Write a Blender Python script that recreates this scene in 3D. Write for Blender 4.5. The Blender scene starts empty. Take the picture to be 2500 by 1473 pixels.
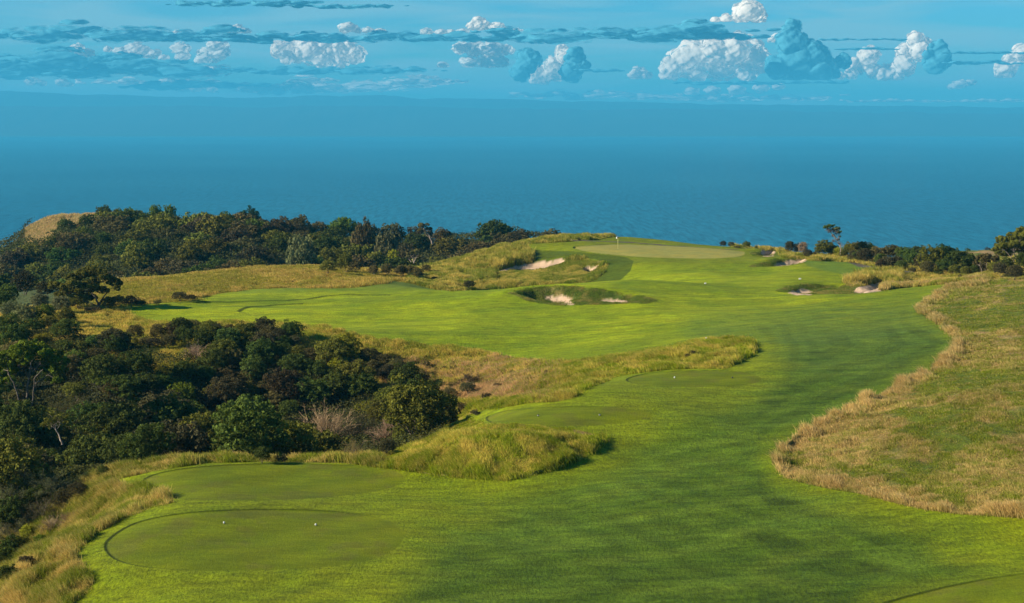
import bpy, math, random
import numpy as np
from mathutils import Vector, Matrix
S = bpy.context.scene
R = math.radians
# ------------------------------------------------------------------ camera, sky, sun, exposure
CAMZ, F, PITCH = 22.0, 4000.0, math.atan(436.0/4000.0)
cam_d = bpy.data.cameras.new('camera'); cam = bpy.data.objects.new('camera', cam_d); S.collection.objects.link(cam)
cam.location = (0, 0, CAMZ); cam.rotation_euler = (R(90)-PITCH, 0, 0)
cam_d.sensor_width = 36; cam_d.lens = 36*F/2500; cam_d.clip_start = 1; cam_d.clip_end = 200000
S.camera = cam
SUN_EL, SUN_AZ = R(25), math.atan2(-0.95, -0.20)          # azimuth measured from +Y towards +X
sdir = Vector((math.sin(SUN_AZ)*math.cos(SUN_EL), math.cos(SUN_AZ)*math.cos(SUN_EL), math.sin(SUN_EL)))
sun_d = bpy.data.lights.new('sun', 'SUN'); sun = bpy.data.objects.new('sun', sun_d); S.collection.objects.link(sun)
sun_d.energy = 5.0; sun_d.angle = R(0.5); sun_d.color = (1.0, 0.88, 0.66)
sun.rotation_euler = sdir.to_track_quat('Z', 'Y').to_euler(); sun.location = (-200, 100, 200)
W = bpy.data.worlds.new('World'); S.world = W; W.use_nodes = True
wt = W.node_tree; wt.nodes.clear()
def N(t, typ, **k):
    n = t.nodes.new(typ)
    for a, v in k.items(): setattr(n, a, v)
    return n
def mathn(t, op, a, b=None, c=None, clamp=False):
    n = N(t, 'ShaderNodeMath', operation=op); n.use_clamp = clamp
    for i, v in enumerate((a, b, c)):
        if v is None: continue
        if isinstance(v, (int, float)): n.inputs[i].default_value = v
        else: t.links.new(v, n.inputs[i])
    return n.outputs[0]
def ramp(t, fac, stops, interp='LINEAR'):
    n = N(t, 'ShaderNodeValToRGB'); n.color_ramp.interpolation = interp; e = n.color_ramp.elements
    while len(e) < len(stops): e.new(0.5)
    for i, (p, c) in enumerate(stops):
        e[i].position = p; e[i].color = (c, c, c, 1) if isinstance(c, (int, float)) else tuple(c)+(1,)
    t.links.new(fac, n.inputs[0]); return n.outputs[0]
def mixc(t, fac, a, b, mode='MIX'):
    n = N(t, 'ShaderNodeMix', data_type='RGBA', blend_type=mode)
    for s, v in ((n.inputs[0], fac), (n.inputs[6], a), (n.inputs[7], b)):
        if isinstance(v, (int, float)): s.default_value = v
        elif isinstance(v, tuple): s.default_value = v+(1,) if len(v) == 3 else v
        else: t.links.new(v, s)
    return n.outputs[2]
sky = N(wt, 'ShaderNodeTexSky', sky_type='NISHITA'); sky.sun_disc = False
sky.sun_elevation = SUN_EL; sky.sun_rotation = SUN_AZ; sky.altitude = 100; sky.air_density = 1.0; sky.dust_density = 0.4; sky.ozone_density = 3.0
tc = N(wt, 'ShaderNodeTexCoord')
sep = N(wt, 'ShaderNodeSeparateXYZ'); wt.links.new(tc.outputs['Generated'], sep.inputs[0])
az = mathn(wt, 'DIVIDE', sep.outputs[0], mathn(wt, 'MAXIMUM', sep.outputs[1], 0.05))
el = sep.outputs[2]
tint = mixc(wt, 1.0, mixc(wt, 1.0, sky.outputs[0], (0.158, 0.455, 0.625), 'MULTIPLY'), ramp(wt, el, [(0.10, 1.0), (0.55, 0.42)]), 'MULTIPLY')
# thin pale veil cloud, only low over the sea
cmb = N(wt, 'ShaderNodeCombineXYZ'); wt.links.new(mathn(wt, 'MULTIPLY', az, 7.0), cmb.inputs[0]); wt.links.new(mathn(wt, 'MULTIPLY', el, 60.0), cmb.inputs[1])
nz = N(wt, 'ShaderNodeTexNoise'); nz.inputs['Scale'].default_value = 1.0; nz.inputs['Detail'].default_value = 5; nz.inputs['Distortion'].default_value = 0.6
wt.links.new(cmb.outputs[0], nz.inputs['Vector'])
veil = ramp(wt, nz.outputs[0], [(0.40, 0.0), (0.60, 1.0)])
band = ramp(wt, mathn(wt, 'MULTIPLY', el, 10.0), [(0.0, 0.9), (0.12, 1.0), (0.5, .95), (0.7, 0.8), (0.85, 0.1)])
vf = mathn(wt, 'MULTIPLY', mathn(wt, 'MULTIPLY', veil, band), 0.85)
skyc = mixc(wt, vf, tint, (1.45, 2.65, 3.1))
bg = N(wt, 'ShaderNodeBackground'); bg.inputs[1].default_value = 0.12
wt.links.new(skyc, bg.inputs[0])
wo = N(wt, 'ShaderNodeOutputWorld'); wt.links.new(bg.outputs[0], wo.inputs[0])
S.view_settings.view_transform = 'Standard'; S.view_settings.look = 'None'; S.view_settings.gamma = 1; S.view_settings.exposure = 0.92
S.cycles.max_bounces = 6; S.cycles.diffuse_bounces = 2; S.cycles.glossy_bounces = 2; S.cycles.transmission_bounces = 3
S.cycles.transparent_max_bounces = 8; S.cycles.volume_bounces = 0; S.cycles.use_denoising = True; S.cycles.use_adaptive_sampling = True
S.cycles.caustics_reflective = False; S.cycles.caustics_refractive = False; S.cycles.sample_clamp_indirect = 4

# ------------------------------------------------------------------ helpers
rng = np.random.default_rng(7); random.seed(7)
cp, sp = math.cos(PITCH), math.sin(PITCH)
def ray(px, py):
    a = (np.asarray(px, float)-1250)/F; b = (736.5-np.asarray(py, float))/F
    return a, cp+b*sp, -sp+b*cp            # world direction of the sight line through a point of the photograph
def at(px, py, Y):
    dx, dy, dz = ray(px, py); t = Y/dy
    return dx*t, Y+0*dx, CAMZ+dz*t
def proj(x, y, z):
    zz = z-CAMZ; f = y*cp-zz*sp; u = y*sp+zz*cp
    return 1250+F*x/f, 736.5-F*u/f
def h2(ix, iy, seed):
    ix = ix.astype(np.int64); iy = iy.astype(np.int64)
    n = (ix*374761393+iy*668265263+seed*974634777) & 0xffffffff
    n = ((n ^ (n >> 13))*1274126177) & 0xffffffff
    n = (n ^ (n >> 16)) & 0xffffffff
    return n/4294967295.0
def vnoise(x, y, seed=0):
    x = np.asarray(x, float); y = np.asarray(y, float)
    xi = np.floor(x); yi = np.floor(y); fx = x-xi; fy = y-yi
    fx = fx*fx*fx*(fx*(fx*6-15)+10); fy = fy*fy*fy*(fy*(fy*6-15)+10)
    a = h2(xi, yi, seed); b = h2(xi+1, yi, seed); c = h2(xi, yi+1, seed); d = h2(xi+1, yi+1, seed)
    return (a*(1-fx)+b*fx)*(1-fy)+(c*(1-fx)+d*fx)*fy
def fbm(x, y, seed=0, o=4, g=0.5):
    s = 0; a = 1; t = 0
    for i in range(o):
        s = s+a*vnoise(x*2**i+17.3*i, y*2**i-9.1*i, seed+i); t += a; a *= g
    return s/t
def sstep(a, b, x):
    t = np.clip((x-a)/(b-a), 0, 1); return t*t*(3-2*t)
def sdf(poly, x, y):
    """signed distance to a closed outline, positive inside"""
    P = np.asarray(poly, float); x = np.asarray(x, float); y = np.asarray(y, float)
    d = np.full(x.shape, 1e18); ins = np.zeros(x.shape, bool)
    for i in range(len(P)):
        ax, ay = P[i]; bx, by = P[(i+1) % len(P)]
        ex, ey = bx-ax, by-ay; wx, wy = x-ax, y-ay
        t = np.clip((wx*ex+wy*ey)/max(ex*ex+ey*ey, 1e-12), 0, 1)
        d = np.minimum(d, (wx-ex*t)**2+(wy-ey*t)**2)
        if ay != by:
            c = (ay > y) != (by > y)
            ins ^= c & (x < (bx-ax)*(y-ay)/(by-ay)+ax)
    return np.where(ins, 1, -1)*np.sqrt(d)
def sdline(pts, x, y):
    P = np.asarray(pts, float); d = np.full(np.shape(x), 1e18)
    for i in range(len(P)-1):
        ax, ay = P[i]; bx, by = P[i+1]; ex, ey = bx-ax, by-ay; wx, wy = x-ax, y-ay
        t = np.clip((wx*ex+wy*ey)/max(ex*ex+ey*ey, 1e-12), 0, 1)
        d = np.minimum(d, (wx-ex*t)**2+(wy-ey*t)**2)
    return np.sqrt(d)
def sd_in(poly, x, y, pad, aspect=1.0):
    """sdf evaluated only near the outline's bounding box; far away it is a large negative number"""
    P = np.array(poly, float); P[:, 1] *= aspect; yy = y*aspect
    out = np.full(x.shape, -1e3)
    m = (x > P[:, 0].min()-pad) & (x < P[:, 0].max()+pad) & (yy > P[:, 1].min()-pad) & (yy < P[:, 1].max()+pad)
    if m.any(): out[m] = sdf(P, x[m], yy[m])
    return out
def smooth_closed(pts, n=6):
    P = np.array(pts, float); out = []
    for i in range(len(P)):
        p0, p1, p2, p3 = P[i-1], P[i], P[(i+1) % len(P)], P[(i+2) % len(P)]
        for k in range(n):
            t = k/n; out.append(0.5*((2*p1)+(-p0+p2)*t+(2*p0-5*p1+4*p2-p3)*t*t+(-p0+3*p1-3*p2+p3)*t**3))
    return np.array(out)

def mesh_np(name, co, faces=None, quads=None, tris=None, smooth=False):
    me = bpy.data.meshes.new(name); co = np.ascontiguousarray(co, np.float32)
    me.vertices.add(len(co)); me.vertices.foreach_set('co', co.ravel())
    ls = []; lt = []; st = 0
    for arr, k in ((quads, 4), (tris, 3)):
        if arr is not None and len(arr):
            ls.append(np.asarray(arr, np.int32).ravel()); lt.append(np.full(len(arr), k, np.int32))
    L = np.concatenate(ls); T = np.concatenate(lt)
    me.loops.add(len(L)); me.loops.foreach_set('vertex_index', L)
    me.polygons.add(len(T)); starts = np.concatenate(([0], np.cumsum(T)[:-1])).astype(np.int32)
    me.polygons.foreach_set('loop_start', starts)
    me.polygons.foreach_set('loop_total', T)
    me.polygons.foreach_set('use_smooth', np.full(len(T), smooth, bool))
    me.update(calc_edges=True)
    return me
def set_col(me, rgb, name='col'):
    a = me.color_attributes.new(name, 'FLOAT_COLOR', 'POINT')
    c = np.ones((len(me.vertices), 4), np.float32); c[:, :3] = rgb; a.data.foreach_set('color', c.ravel())
def link(name, me, mat=None, parent=None, loc=None, **props):
    o = bpy.data.objects.new(name, me); S.collection.objects.link(o)
    if mat is not None and me is not None and not me.materials: me.materials.append(mat)
    if parent is not None: o.parent = parent
    if loc is not None: o.location = loc
    for k, v in props.items(): o[k] = v
    return o

# ------------------------------------------------------------------ the lie of the land
CT = []   # world control points
def z0(px, py, z):
    dx, dy, dz = ray(px, py); t = (z-CAMZ)/dz; CT.append((dx*t, dy*t, z))
def zY(px, py, Y):
    x, y, z = at(px, py, Y); CT.append((float(x), float(y), float(z)))
def zw(px, Y, z):
    CT.append(((px-1250)/F*Y, Y, z))
for p in [(200,1400,0),(620,1320,.1),(985,1310,.1),(400,1237,.15),(700,1235,.15),(1100,1260,-.15),(700,1473,0),(1300,1473,0),(1900,1473,.2),(2500,1473,.7),
          (1500,1380,-.1),(2100,1350,.2),(2500,1330,.8),(340,1185,-.3),(660,1185,-.3),(985,1190,-.4),(660,1131,-.3),(500,1131,-.3),(850,1134,-.3),(945,1142,-.3),(400,1148,-.3),(1250,1230,-.3),
          (1500,1180,0),(1700,1110,.1),(1900,1130,.3),(1700,1250,0),(1950,1230,.2),(2400,1010,2.6),(2500,1200,1.6),(2200,1150,1.0),(2500,800,3.0),
          (2300,830,2.1),(2500,710,2.6),(2300,715,1.2),(2480,930,3.0),(2000,1070,.7),(2250,930,1.6),
          (1200,1032,1.2),(1400,1015,1.4),(1600,1020,1.2),(1000,1148,-.3),(1130,1168,-.3),(1250,1172,-.2),(1400,1130,0.1),(1480,1085,.4),
          (1180,1045,1.1),(1050,1085,.0),(960,1110,-.3),(1540,925,1.2),(1700,922,1.4),(1860,925,1.4),(2000,950,1.1),(2200,900,1.5),(1750,1000,.9),
          (1300,965,.9),(1450,940,1.0),(1700,862,1.0),(1830,845,.9),(1350,885,-2.3),(1550,868,-1.2),(1750,822,-.2),(1950,790,.3),(2150,770,1.0),
          (1000,836,-2.6),(800,802,-2.7),(600,788,-2.8),(420,788,-2.8),(330,770,-2.4),(1300,800,-2.2),(1000,760,-2.0),(700,750,-2.2),
          (1600,780,-1.4),(1100,718,-1.3),(1200,708,-1.1),(1300,701,-.8),(1450,692,-.7),(1550,690,-.7),(1650,692,-.9),(1800,715,-1.0),
          (1900,750,-.8),(2100,720,0.3),(2250,720,1.0),(2000,720,-.3),(100,1350,-1.0),(0,1450,-1.2),(0,1300,-4),(100,1200,-4),(250,1170,-.9),(0,1130,-6)]: z0(*p)
for p in [(1700,634,276),(1560,629,279),(1424,615,287),(1508,597,305),(1800,616,288),(1650,602,300),(1600,660,262),(1800,670,254),(1600,684,248),(1900,692,234),
          (1950,680,241),(1300,594,318),(1440,586,326),(1520,582,329),(1600,584,327),(1750,600,316),(1850,608,303),(1222,603,303),(1100,640,292),
          (1240,652,283),(1350,690,264),(1300,622,294),(1020,662,292),(1160,702,262),(1430,650,277),(1500,665,266),(1540,645,272),(1380,655,277),
          (1900,625,290),(2050,628,284),(2100,642,270),(2250,664,254),(2400,682,238),(2000,642,268),(1960,660,256),(2400,612,372),(2330,690,226),
          (200,780,203),(200,815,190),(100,775,205),(200,838,183),(0,800,196),(0,740,232),(100,735,225),(235,758,211),(300,690,255),(650,700,247),(650,656,290),
          (850,657,290),(1000,688,264),(450,674,276),(600,730,224),(450,720,232),(958,688,250),(1080,712,243),(850,705,240),
          (1150,920,170),(1250,895,166),(1100,880,178),(1300,925,150),(400,850,182),(440,900,172),(380,820,192),(700,840,180)]: zY(*p)
for p in [(1150,246,-5.3),(1300,252,-4.9),(1450,250,-4.2),(1600,240,-2.6),(200,172,-5.5),(500,172,-6.5),(800,168,-7),(1000,160,-6.5),
          (200,150,-8),(500,150,-9),(800,148,-8.5),(1000,140,-6.5),(200,128,-7),(500,126,-6.5),(800,125,-6),(950,122,-4),(300,113,-2.8),(600,113,-2.4),(850,113,-2.2),(450,108.5,-.6),(600,109,-.7),(750,109,-.7),(900,108.5,-.7),
          (0,160,-8),(0,130,-8),(1150,140,-3.4),(1050,130,-2.8),(1250,135,-2.0),(0,100,-6),(-200,120,-8),(-200,160,-8),(-200,90,-5),(-200,75,-3),
          (300,320,-12),(600,320,-13),(900,320,-14),(1100,325,-14),(100,330,-15),(-200,300,-12),(1200,350,-18),
          (230,440,-3.4),(150,430,-4.4),(80,420,-7.6),(0,405,-11),(-100,395,-16),(350,440,-6),(500,440,-7.8),(650,440,-8.2),(800,440,-8.8),(1000,440,-8.8),(1150,430,-9.8),(1250,420,-10.5),(1350,410,-11.5),
          (1420,400,-13),(720,395,-6.2),(850,372,-9),(950,350,-11.5),(900,412,-15),(1000,385,-18),(800,348,-16),(600,360,-8),(700,345,-14),(450,365,-9),(300,360,-10),(100,370,-15),(0,375,-13),(-100,350,-18),
          (1150,380,-17),(1250,370,-19),(450,400,-6),(300,400,-6),(180,400,-8),
          (1300,345,-9),(1500,350,-7),(1700,345,-8),(1900,330,-6),(2050,315,-5),(2200,300,-5.5),(2350,290,-4),(2500,270,-1),(2500,320,-5),(2700,250,2),(2400,400,-9),(2700,400,-8),
          (2700,150,3.5),(2700,100,2.5),(2700,200,3.5),(2500,235,2),(3000,200,5),(-400,240,-8),(-400,400,-20),(3000,400,-8),(-400,170,-9)]: zw(*p)
for x in (-60,-30,0,30,60): CT.append((x, 60, 0.0)); CT.append((x*1.3, 40, 0.0))
CT = np.array(CT)
def tps_fit(P, lam=0.6):
    X = P[:, :2]/100.0; n = len(X)
    r2 = ((X[:, None]-X[None])**2).sum(-1); K = 0.5*r2*np.log(r2+1e-12)+np.eye(n)*lam*1e-3
    A = np.zeros((n+3, n+3)); A[:n, :n] = K; A[:n, n] = 1; A[:n, n+1:] = X; A[n, :n] = 1; A[n+1:, :n] = X.T
    return np.linalg.solve(A, np.concatenate((P[:, 2], np.zeros(3)))), X
TW, TX = tps_fit(CT)
def tps(x, y):
    sh = np.shape(x); x = np.ravel(x)/100.0; y = np.ravel(y)/100.0; out = TW[-3]+TW[-2]*x+TW[-1]*y
    for i in range(len(TX)):
        r2 = (x-TX[i, 0])**2+(y-TX[i, 1])**2
        out = out+TW[i]*0.5*r2*np.log(r2+1e-12)
    return out.reshape(sh)
def coast(u):   # distance of the cliff edge along each bearing
    return np.interp(u, [-.6,-.34,-.3125,-.28,-.2,0.0,0.03,.05,.1,.15,.22,.27,.30,.6], [395,405,418,438,454,432,424,352,348,338,345,388,392,392])
def base_h(x, y):
    u = x/np.maximum(y, 1); z = tps(x, y)
    z = z+np.clip((60-y)/60, 0, 1)**2*20*np.clip(1-(60-y)/60*0+0, 0, 1)
    yc = coast(u)+(fbm(x/25, y/25, 5)-.5)*6
    d = y-yc; z = z-np.where(d > 0, d*0.5+np.maximum(d-12, 0)*1.1, 0)
    lat = np.maximum(-u-.37, 0)*y; z = z-lat*0.25
    z = z+np.maximum(u-.4, 0)*y*0.05
    return np.maximum(z, -141.5)
US = np.concatenate((np.linspace(-.9, -.345, 50)[:-1], np.arange(-.345, .3451, 0.00056), np.linspace(.345, .9, 50)[1:]))
ys = [4, 10, 18, 26, 34, 42, 48, 54, 60, 64]
y = 66.0
while y < 470:
    ys.append(y)
    k = 1.05 if y < 130 else (1.0 if y < 205 else 0.72)
    if y < 335: y += min(k*y*y/(F*22), 0.9)
    else: y += 1.1
ys += list(np.arange(472, 640, 4.0))
YS = np.array(ys)
GU, GY = np.meshgrid(US, YS); GX = GU*GY
G = base_h(GX, GY)
# base height lookup (bilinear on the grid)
def lookup(arr, x, y):
    y = np.clip(np.asarray(y, float), YS[0], YS[-1]-1e-3); u = np.clip(np.asarray(x, float)/y, US[0], US[-1]-1e-6)
    iy = np.clip(np.searchsorted(YS, y, side='right')-1, 0, len(YS)-2); iu = np.clip(np.searchsorted(US, u, side='right')-1, 0, len(US)-2)
    fy = (y-YS[iy])/(YS[iy+1]-YS[iy]); fu = (u-US[iu])/(US[iu+1]-US[iu])
    return (arr[iy, iu]*(1-fu)+arr[iy, iu+1]*fu)*(1-fy)+(arr[iy+1, iu]*(1-fu)+arr[iy+1, iu+1]*fu)*fy
def H(x, y): return lookup(G, x, y)
def hit(px, py, y0=62, y1=470):
    Y = np.arange(y0, y1, 0.25); x, yy, z = at(px, py, Y); d = z-H(x, Y)
    k = np.nonzero(d < 0)[0]
    if len(k) == 0:
        k = [int(np.argmin(d))]
    k = k[0]
    if k > 0 and d[k] < 0 < d[k-1]:
        t = d[k-1]/(d[k-1]-d[k]); Yk = Y[k-1]+t*0.25
    else: Yk = Y[k]
    x, yy, z = at(px, py, Yk); return float(x), float(Yk), float(z)
def hitpoly(pts, **k): return [hit(a, b, **k)[:2] for a, b in pts]

# outlines of the turf, read off the photograph and laid on the ground
MOWN = [(2560,1560),(150,1560),(170,1473),(210,1440),(222,1415),(205,1392),(176,1370),(190,1340),(240,1300),(300,1272),(360,1248),(418,1230),(412,1216),(364,1196),(264,1187),
 (294,1170),(378,1149),(504,1131),(616,1128),(700,1128),(846,1131),(930,1141),(1014,1150),(1098,1162),(1168,1171),(1238,1172),(1294,1161),(1350,1144),(1410,1122),(1455,1098),(1482,1079),
 (1464,1066),(1428,1054),(1392,1047),(1332,1044),(1284,1039),(1212,1041),(1176,1036),(1147,1030),(1128,1022),(1188,1006),(1260,990),(1308,984),(1356,982),(1390,976),(1416,965),(1440,950),(1480,931),(1495,922),(1530,915),(1560,911),
 (1620,904),(1700,900),(1768,901),(1800,887),(1830,868),(1844,852),(1843,840),(1830,831),(1800,826),(1774,826),(1740,832),(1680,839),(1628,853),(1600,857),(1550,868),(1500,876),(1430,884),
 (1368,888),(1312,886),(1256,879),(1182,861),(1098,846),(1014,839),(930,829),(860,816),(790,802),(720,794),(650,791),(560,788),(476,789),(392,790),(350,784),(322,771),(308,762),(316,751),(364,744),(420,739),
 (500,735),(470,728),(532,718),(616,708),(700,705),(852,704),(908,696),(958,686),(1000,691),(1048,701),(1076,710),(1100,714),(1180,707),(1216,705),(1300,699),(1424,691),(1436,690),
 (1466,672),(1480,656),(1468,640),(1440,640),(1424,630),(1404,627),(1385,632),(1370,638),(1330,642),(1300,641),(1296,625),(1285,611),(1250,612),(1226,606),(1240,600),(1300,594.5),(1380,593),(1440,584),(1500,578),(1600,578),(1750,596),(1800,604),
 (1850,608),(1862,613),(1880,612),(1905,618),(1912,628),(1935,631),(1955,635),(1992,637),(2030,636),(2060,640),(2110,652),(2180,662),(2230,669),(2240,676),(2180,674),(2140,672),(2100,676),(2066,690),(2078,700),(2110,713),(2160,708),(2200,702),(2300,696),
 (2400,686),(2350,693),(2310,706),(2290,716),(2265,735),(2243,752),(2246,766),(2290,790),(2330,825),(2336,850),(2310,876),(2260,911),(2180,951),(2100,986),(2050,1012),(1990,1046),(1940,1081),(1910,1106),(1897,1130),(1902,1150),
 (1930,1174),(1980,1190),(2040,1204),(2110,1216),(2200,1236),(2260,1247),(2350,1257),(2560,1264)]
GREEN = smooth_closed([(1400,606),(1438,601),(1508,597.5),(1620,600),(1732,606),(1802,613.5),(1818,618),(1810,625),(1774,630.5),(1732,632.5),(1648,631),(1564,628),(1480,621),(1424,613)], 4)
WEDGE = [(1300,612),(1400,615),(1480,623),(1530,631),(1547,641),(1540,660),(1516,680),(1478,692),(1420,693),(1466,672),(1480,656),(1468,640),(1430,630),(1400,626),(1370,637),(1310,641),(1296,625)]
def ellipse(cx, cy, rx, ry, n=40, sk=0.0):
    return [(cx+rx*math.cos(a)+sk*math.sin(a)*rx, cy-ry*math.sin(a)) for a in np.linspace(0, 2*math.pi, n, endpoint=False)]
TEES = [smooth_closed([(255,1340),(268,1312),(330,1276),(430,1254),(560,1244),(720,1243),(860,1252),(950,1272),(985,1300),(975,1335),(920,1362),(830,1382),(700,1391),(520,1395),(380,1388),(290,1370)], 5),
        smooth_closed([(338,1183),(370,1160),(450,1143),(580,1133),(720,1131.5),(860,1136),(940,1146),(985,1163),(985,1180),(920,1200),(800,1215),(640,1223),(500,1222),(400,1214),(345,1200)], 5),
        smooth_closed([(1186,1022),(1215,1007),(1280,997),(1370,992.5),(1460,992),(1540,998),(1590,1010),(1585,1022),(1520,1034),(1420,1041),(1320,1041),(1220,1037)], 5),
        smooth_closed([(1528,928),(1560,915),(1620,907),(1720,903.5),(1800,907),(1850,918),(1858,930),(1825,940),(1740,945.5),(1640,945),(1570,940)], 5),
        [(2560,1388),(2500,1398),(2400,1413),(2300,1433),(2200,1458),(2150,1473),(2060,1510),(2030,1560),(2560,1560)]]
TEE_RANGE = [(70,110),(85,125),(95,135),(115,175),(55,110)]
SANDS = [[(1218,661),(1240,657),(1262,649),(1290,646),(1318,641),(1350,641),(1372,635.5),(1381,636),(1372,641),(1352,646),(1335,652),(1310,657),(1280,656),(1250,656),(1232,661)],
         [(1424,654),(1440,653),(1450,650),(1459,650),(1457,656),(1447,662),(1438,664),(1424,661)],
         [(1330,728),(1350,727),(1366,723),(1385,726),(1396,732),(1400,741),(1375,740),(1345,736),(1328,733)],
         [(1468,733),(1492,731),(1512,733),(1530,738),(1532,741),(1500,740),(1470,737)],
         [(1861,617),(1884,616),(1891,618),(1888,623.5),(1868,624.5),(1858,622)],
         [(1892,645),(1910,642),(1925,637),(1945,636),(1970,633),(1966,637),(1945,642),(1925,647),(1905,648.5),(1890,648)],
         [(1926,717),(1945,712),(1963,707),(1975,710),(1986,715),(1975,718),(1945,719)],
         [(2085,711),(2098,703),(2120,697),(2145,691),(2157,692),(2158,700),(2150,706),(2125,710),(2100,713)]]
SAND_RANGE = [(255,310),(255,300),(185,235),(185,235),(260,320),(240,300),(185,250),(185,250)]
HOLLOWS = [([(1246,719),(1290,708),(1350,703),(1400,704),(1440,708),(1500,714),(1560,721),(1598,736),(1570,744),(1500,744),(1420,744),(1360,741),(1300,733)], 1.9, 3.4, (185,235)),
           ([(1900,716),(1925,703),(1960,697),(2010,695),(2060,697),(2100,703),(2160,690),(2162,704),(2110,715),(2040,715),(1970,719)], .85, 2.4, (185,250)),
           ([(1222,662),(1250,650),(1300,641),(1381,634),(1384,638),(1350,651),(1300,660)], 0.6, 2.0, (255,310)),
           ([(1418,653),(1440,648),(1460,648),(1460,658),(1440,667),(1420,664)], 1.3, 1.6, (255,300)),
           ([(1832,650),(1870,641),(1900,634),(1945,632),(1972,631),(1968,638),(1930,648),(1880,652)], .9, 2.2, (240,300)),
           ([(1840,620),(1862,615),(1893,615),(1890,625),(1860,626),(1842,625)], 0.9, 1.6, (260,320))]
LIPS = [[(578,762),(585,757),(604,750),(640,745),(664,741),(720,738),(900,735),(1100,727),(1200,735),(1300,760),(1200,800),(900,795),(640,782)],
        [(420,741),(500,737.5),(600,734.5),(700,732),(745,728),(790,722.5),(850,719),(940,720),(1100,722),(1100,735),(900,740),(700,745),(500,748)]]
# shape the hollows, tee decks and turf lips into the ground
D = np.zeros_like(G)
for poly, dep, ew, (ya, yb) in HOLLOWS:
    wp = hitpoly(poly, y0=ya, y1=yb); m = (GY > ya-5) & (GY < yb+5)
    sd = sd_in(wp, GX[m], GY[m], 8)
    f = sstep(0, ew, sd+(fbm(GX[m]/1.6, GY[m]/1.6, 31)-.5)*.7); wy = np.array(wp)[:, 1]; tt = np.clip((GY[m]-wy.min())/(wy.max()-wy.min()), 0, 1); D[m] -= dep*f*(0.75+0.5*fbm(GX[m]/5, GY[m]/5, 3))*(.35+.65*sstep(0, .75, tt))
    D[m] += 0.28*np.exp(-((sd+1.2)/1.3)**2)*sstep(.45, .8, tt)
for cx, cy, r, hgt in ((1428,725,2.6,1.0),(1560,735,3,.5),(2030,706,3,.8)):
    x, y_, z = hit(cx, cy, y0=185, y1=245); D += hgt*np.exp(-((GX-x)**2+((GY-y_)/1.6)**2)/r**2)
for cx, cy, r, hgt in ((1215,1112,3.6,.75),(1400,1098,2.6,.25),(1090,1125,3.2,.45),(1310,1108,3,.5),(1760,850,3.2,.5),(1640,872,3,.4)):
    x, y_, z = hit(cx, cy); D += hgt*np.exp(-((GX-x)**2+((GY-y_)/.8)**2)/r**2)
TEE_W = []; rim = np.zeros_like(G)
for poly, (ya, yb) in zip(TEES, TEE_RANGE):
    wp = hitpoly(poly, y0=ya, y1=yb); TEE_W.append(wp); m = (GY > ya-3) & (GY < yb+3)
    sd = sd_in(wp, GX[m], GY[m], 3)
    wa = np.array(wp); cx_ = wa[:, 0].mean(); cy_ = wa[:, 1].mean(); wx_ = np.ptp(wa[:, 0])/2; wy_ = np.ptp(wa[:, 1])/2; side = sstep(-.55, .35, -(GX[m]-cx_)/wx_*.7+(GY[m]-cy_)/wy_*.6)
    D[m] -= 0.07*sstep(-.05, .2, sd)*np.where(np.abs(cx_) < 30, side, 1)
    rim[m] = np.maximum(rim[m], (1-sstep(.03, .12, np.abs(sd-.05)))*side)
lip_shade = np.zeros_like(G)
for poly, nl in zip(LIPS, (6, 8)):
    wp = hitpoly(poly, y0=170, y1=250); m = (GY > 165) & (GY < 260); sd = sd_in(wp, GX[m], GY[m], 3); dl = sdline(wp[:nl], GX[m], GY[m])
    D[m] -= 0.13*sstep(0, .6, sd)*np.clip(1-dl/13, 0, 1); lip_shade[m] = np.maximum(lip_shade[m], (1-sstep(.12, .42, np.abs(sd-.2)))*(dl < 1.2)*.8)
G = G+D
PX, PY = proj(GX, GY, G)
# which kind of surface each point is
sdM = sd_in(MOWN, PX, PY, 60); sdM = np.where((GY > 345), -1e3, sdM)
# behind the fairway ridge the turf runs on unseen
hid = hitpoly([(1250,704),(1640,692)], y0=180, y1=250)
wob = (fbm(GX/0.8, GY/0.8, 41, 3)-.5)*5
mown = sstep(-1.2, 1.2, sdM+wob*0.35)
sdG = sd_in(GREEN, PX, PY, 30, 1.0); sdG[GY < 255] = -1e3
green = sstep(-.6, .6, sdG)
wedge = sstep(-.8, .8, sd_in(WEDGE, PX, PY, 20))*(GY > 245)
tdist = np.full(G.shape, -1e3); tee = np.zeros_like(G); tid = np.zeros(G.shape, int)
for i, (wp, (ya, yb)) in enumerate(zip(TEE_W, TEE_RANGE)):
    m = (GY > ya-3) & (GY < yb+3); sd = np.full(G.shape, -1e3); sd[m] = sd_in(wp, GX[m], GY[m], 3)
    tee = np.maximum(tee, sstep(0.0, .12, sd)); tdist = np.maximum(tdist, sd); tid[sd > 0.06] = i+1
sand = np.zeros_like(G); sid = np.zeros(G.shape, int)
for i, (poly, (ya, yb)) in enumerate(zip(SANDS, SAND_RANGE)):
    m = (GY > ya) & (GY < yb); sd = np.full(G.shape, -1e3); sd[m] = sd_in(poly, PX[m], PY[m], 20)
    sd = sd+(fbm(GX/0.7, GY/0.7, 77, 3)-.5)*3+(2.2, .8, 1.2, 1.2, 2, 2, 2.5, 3)[i]
    s = sstep(-.5, .7, sd); sand = np.maximum(sand, s); sid[sd > 0.1] = i+1
hol = np.zeros_like(G)
for poly, dep, ew, (ya, yb) in HOLLOWS:
    m = (GY > ya) & (GY < yb); wp = hitpoly(poly, y0=ya, y1=yb)
    hol[m] = np.maximum(hol[m], sstep(-.5, .5, sd_in(wp, GX[m], GY[m], 8)))
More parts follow.
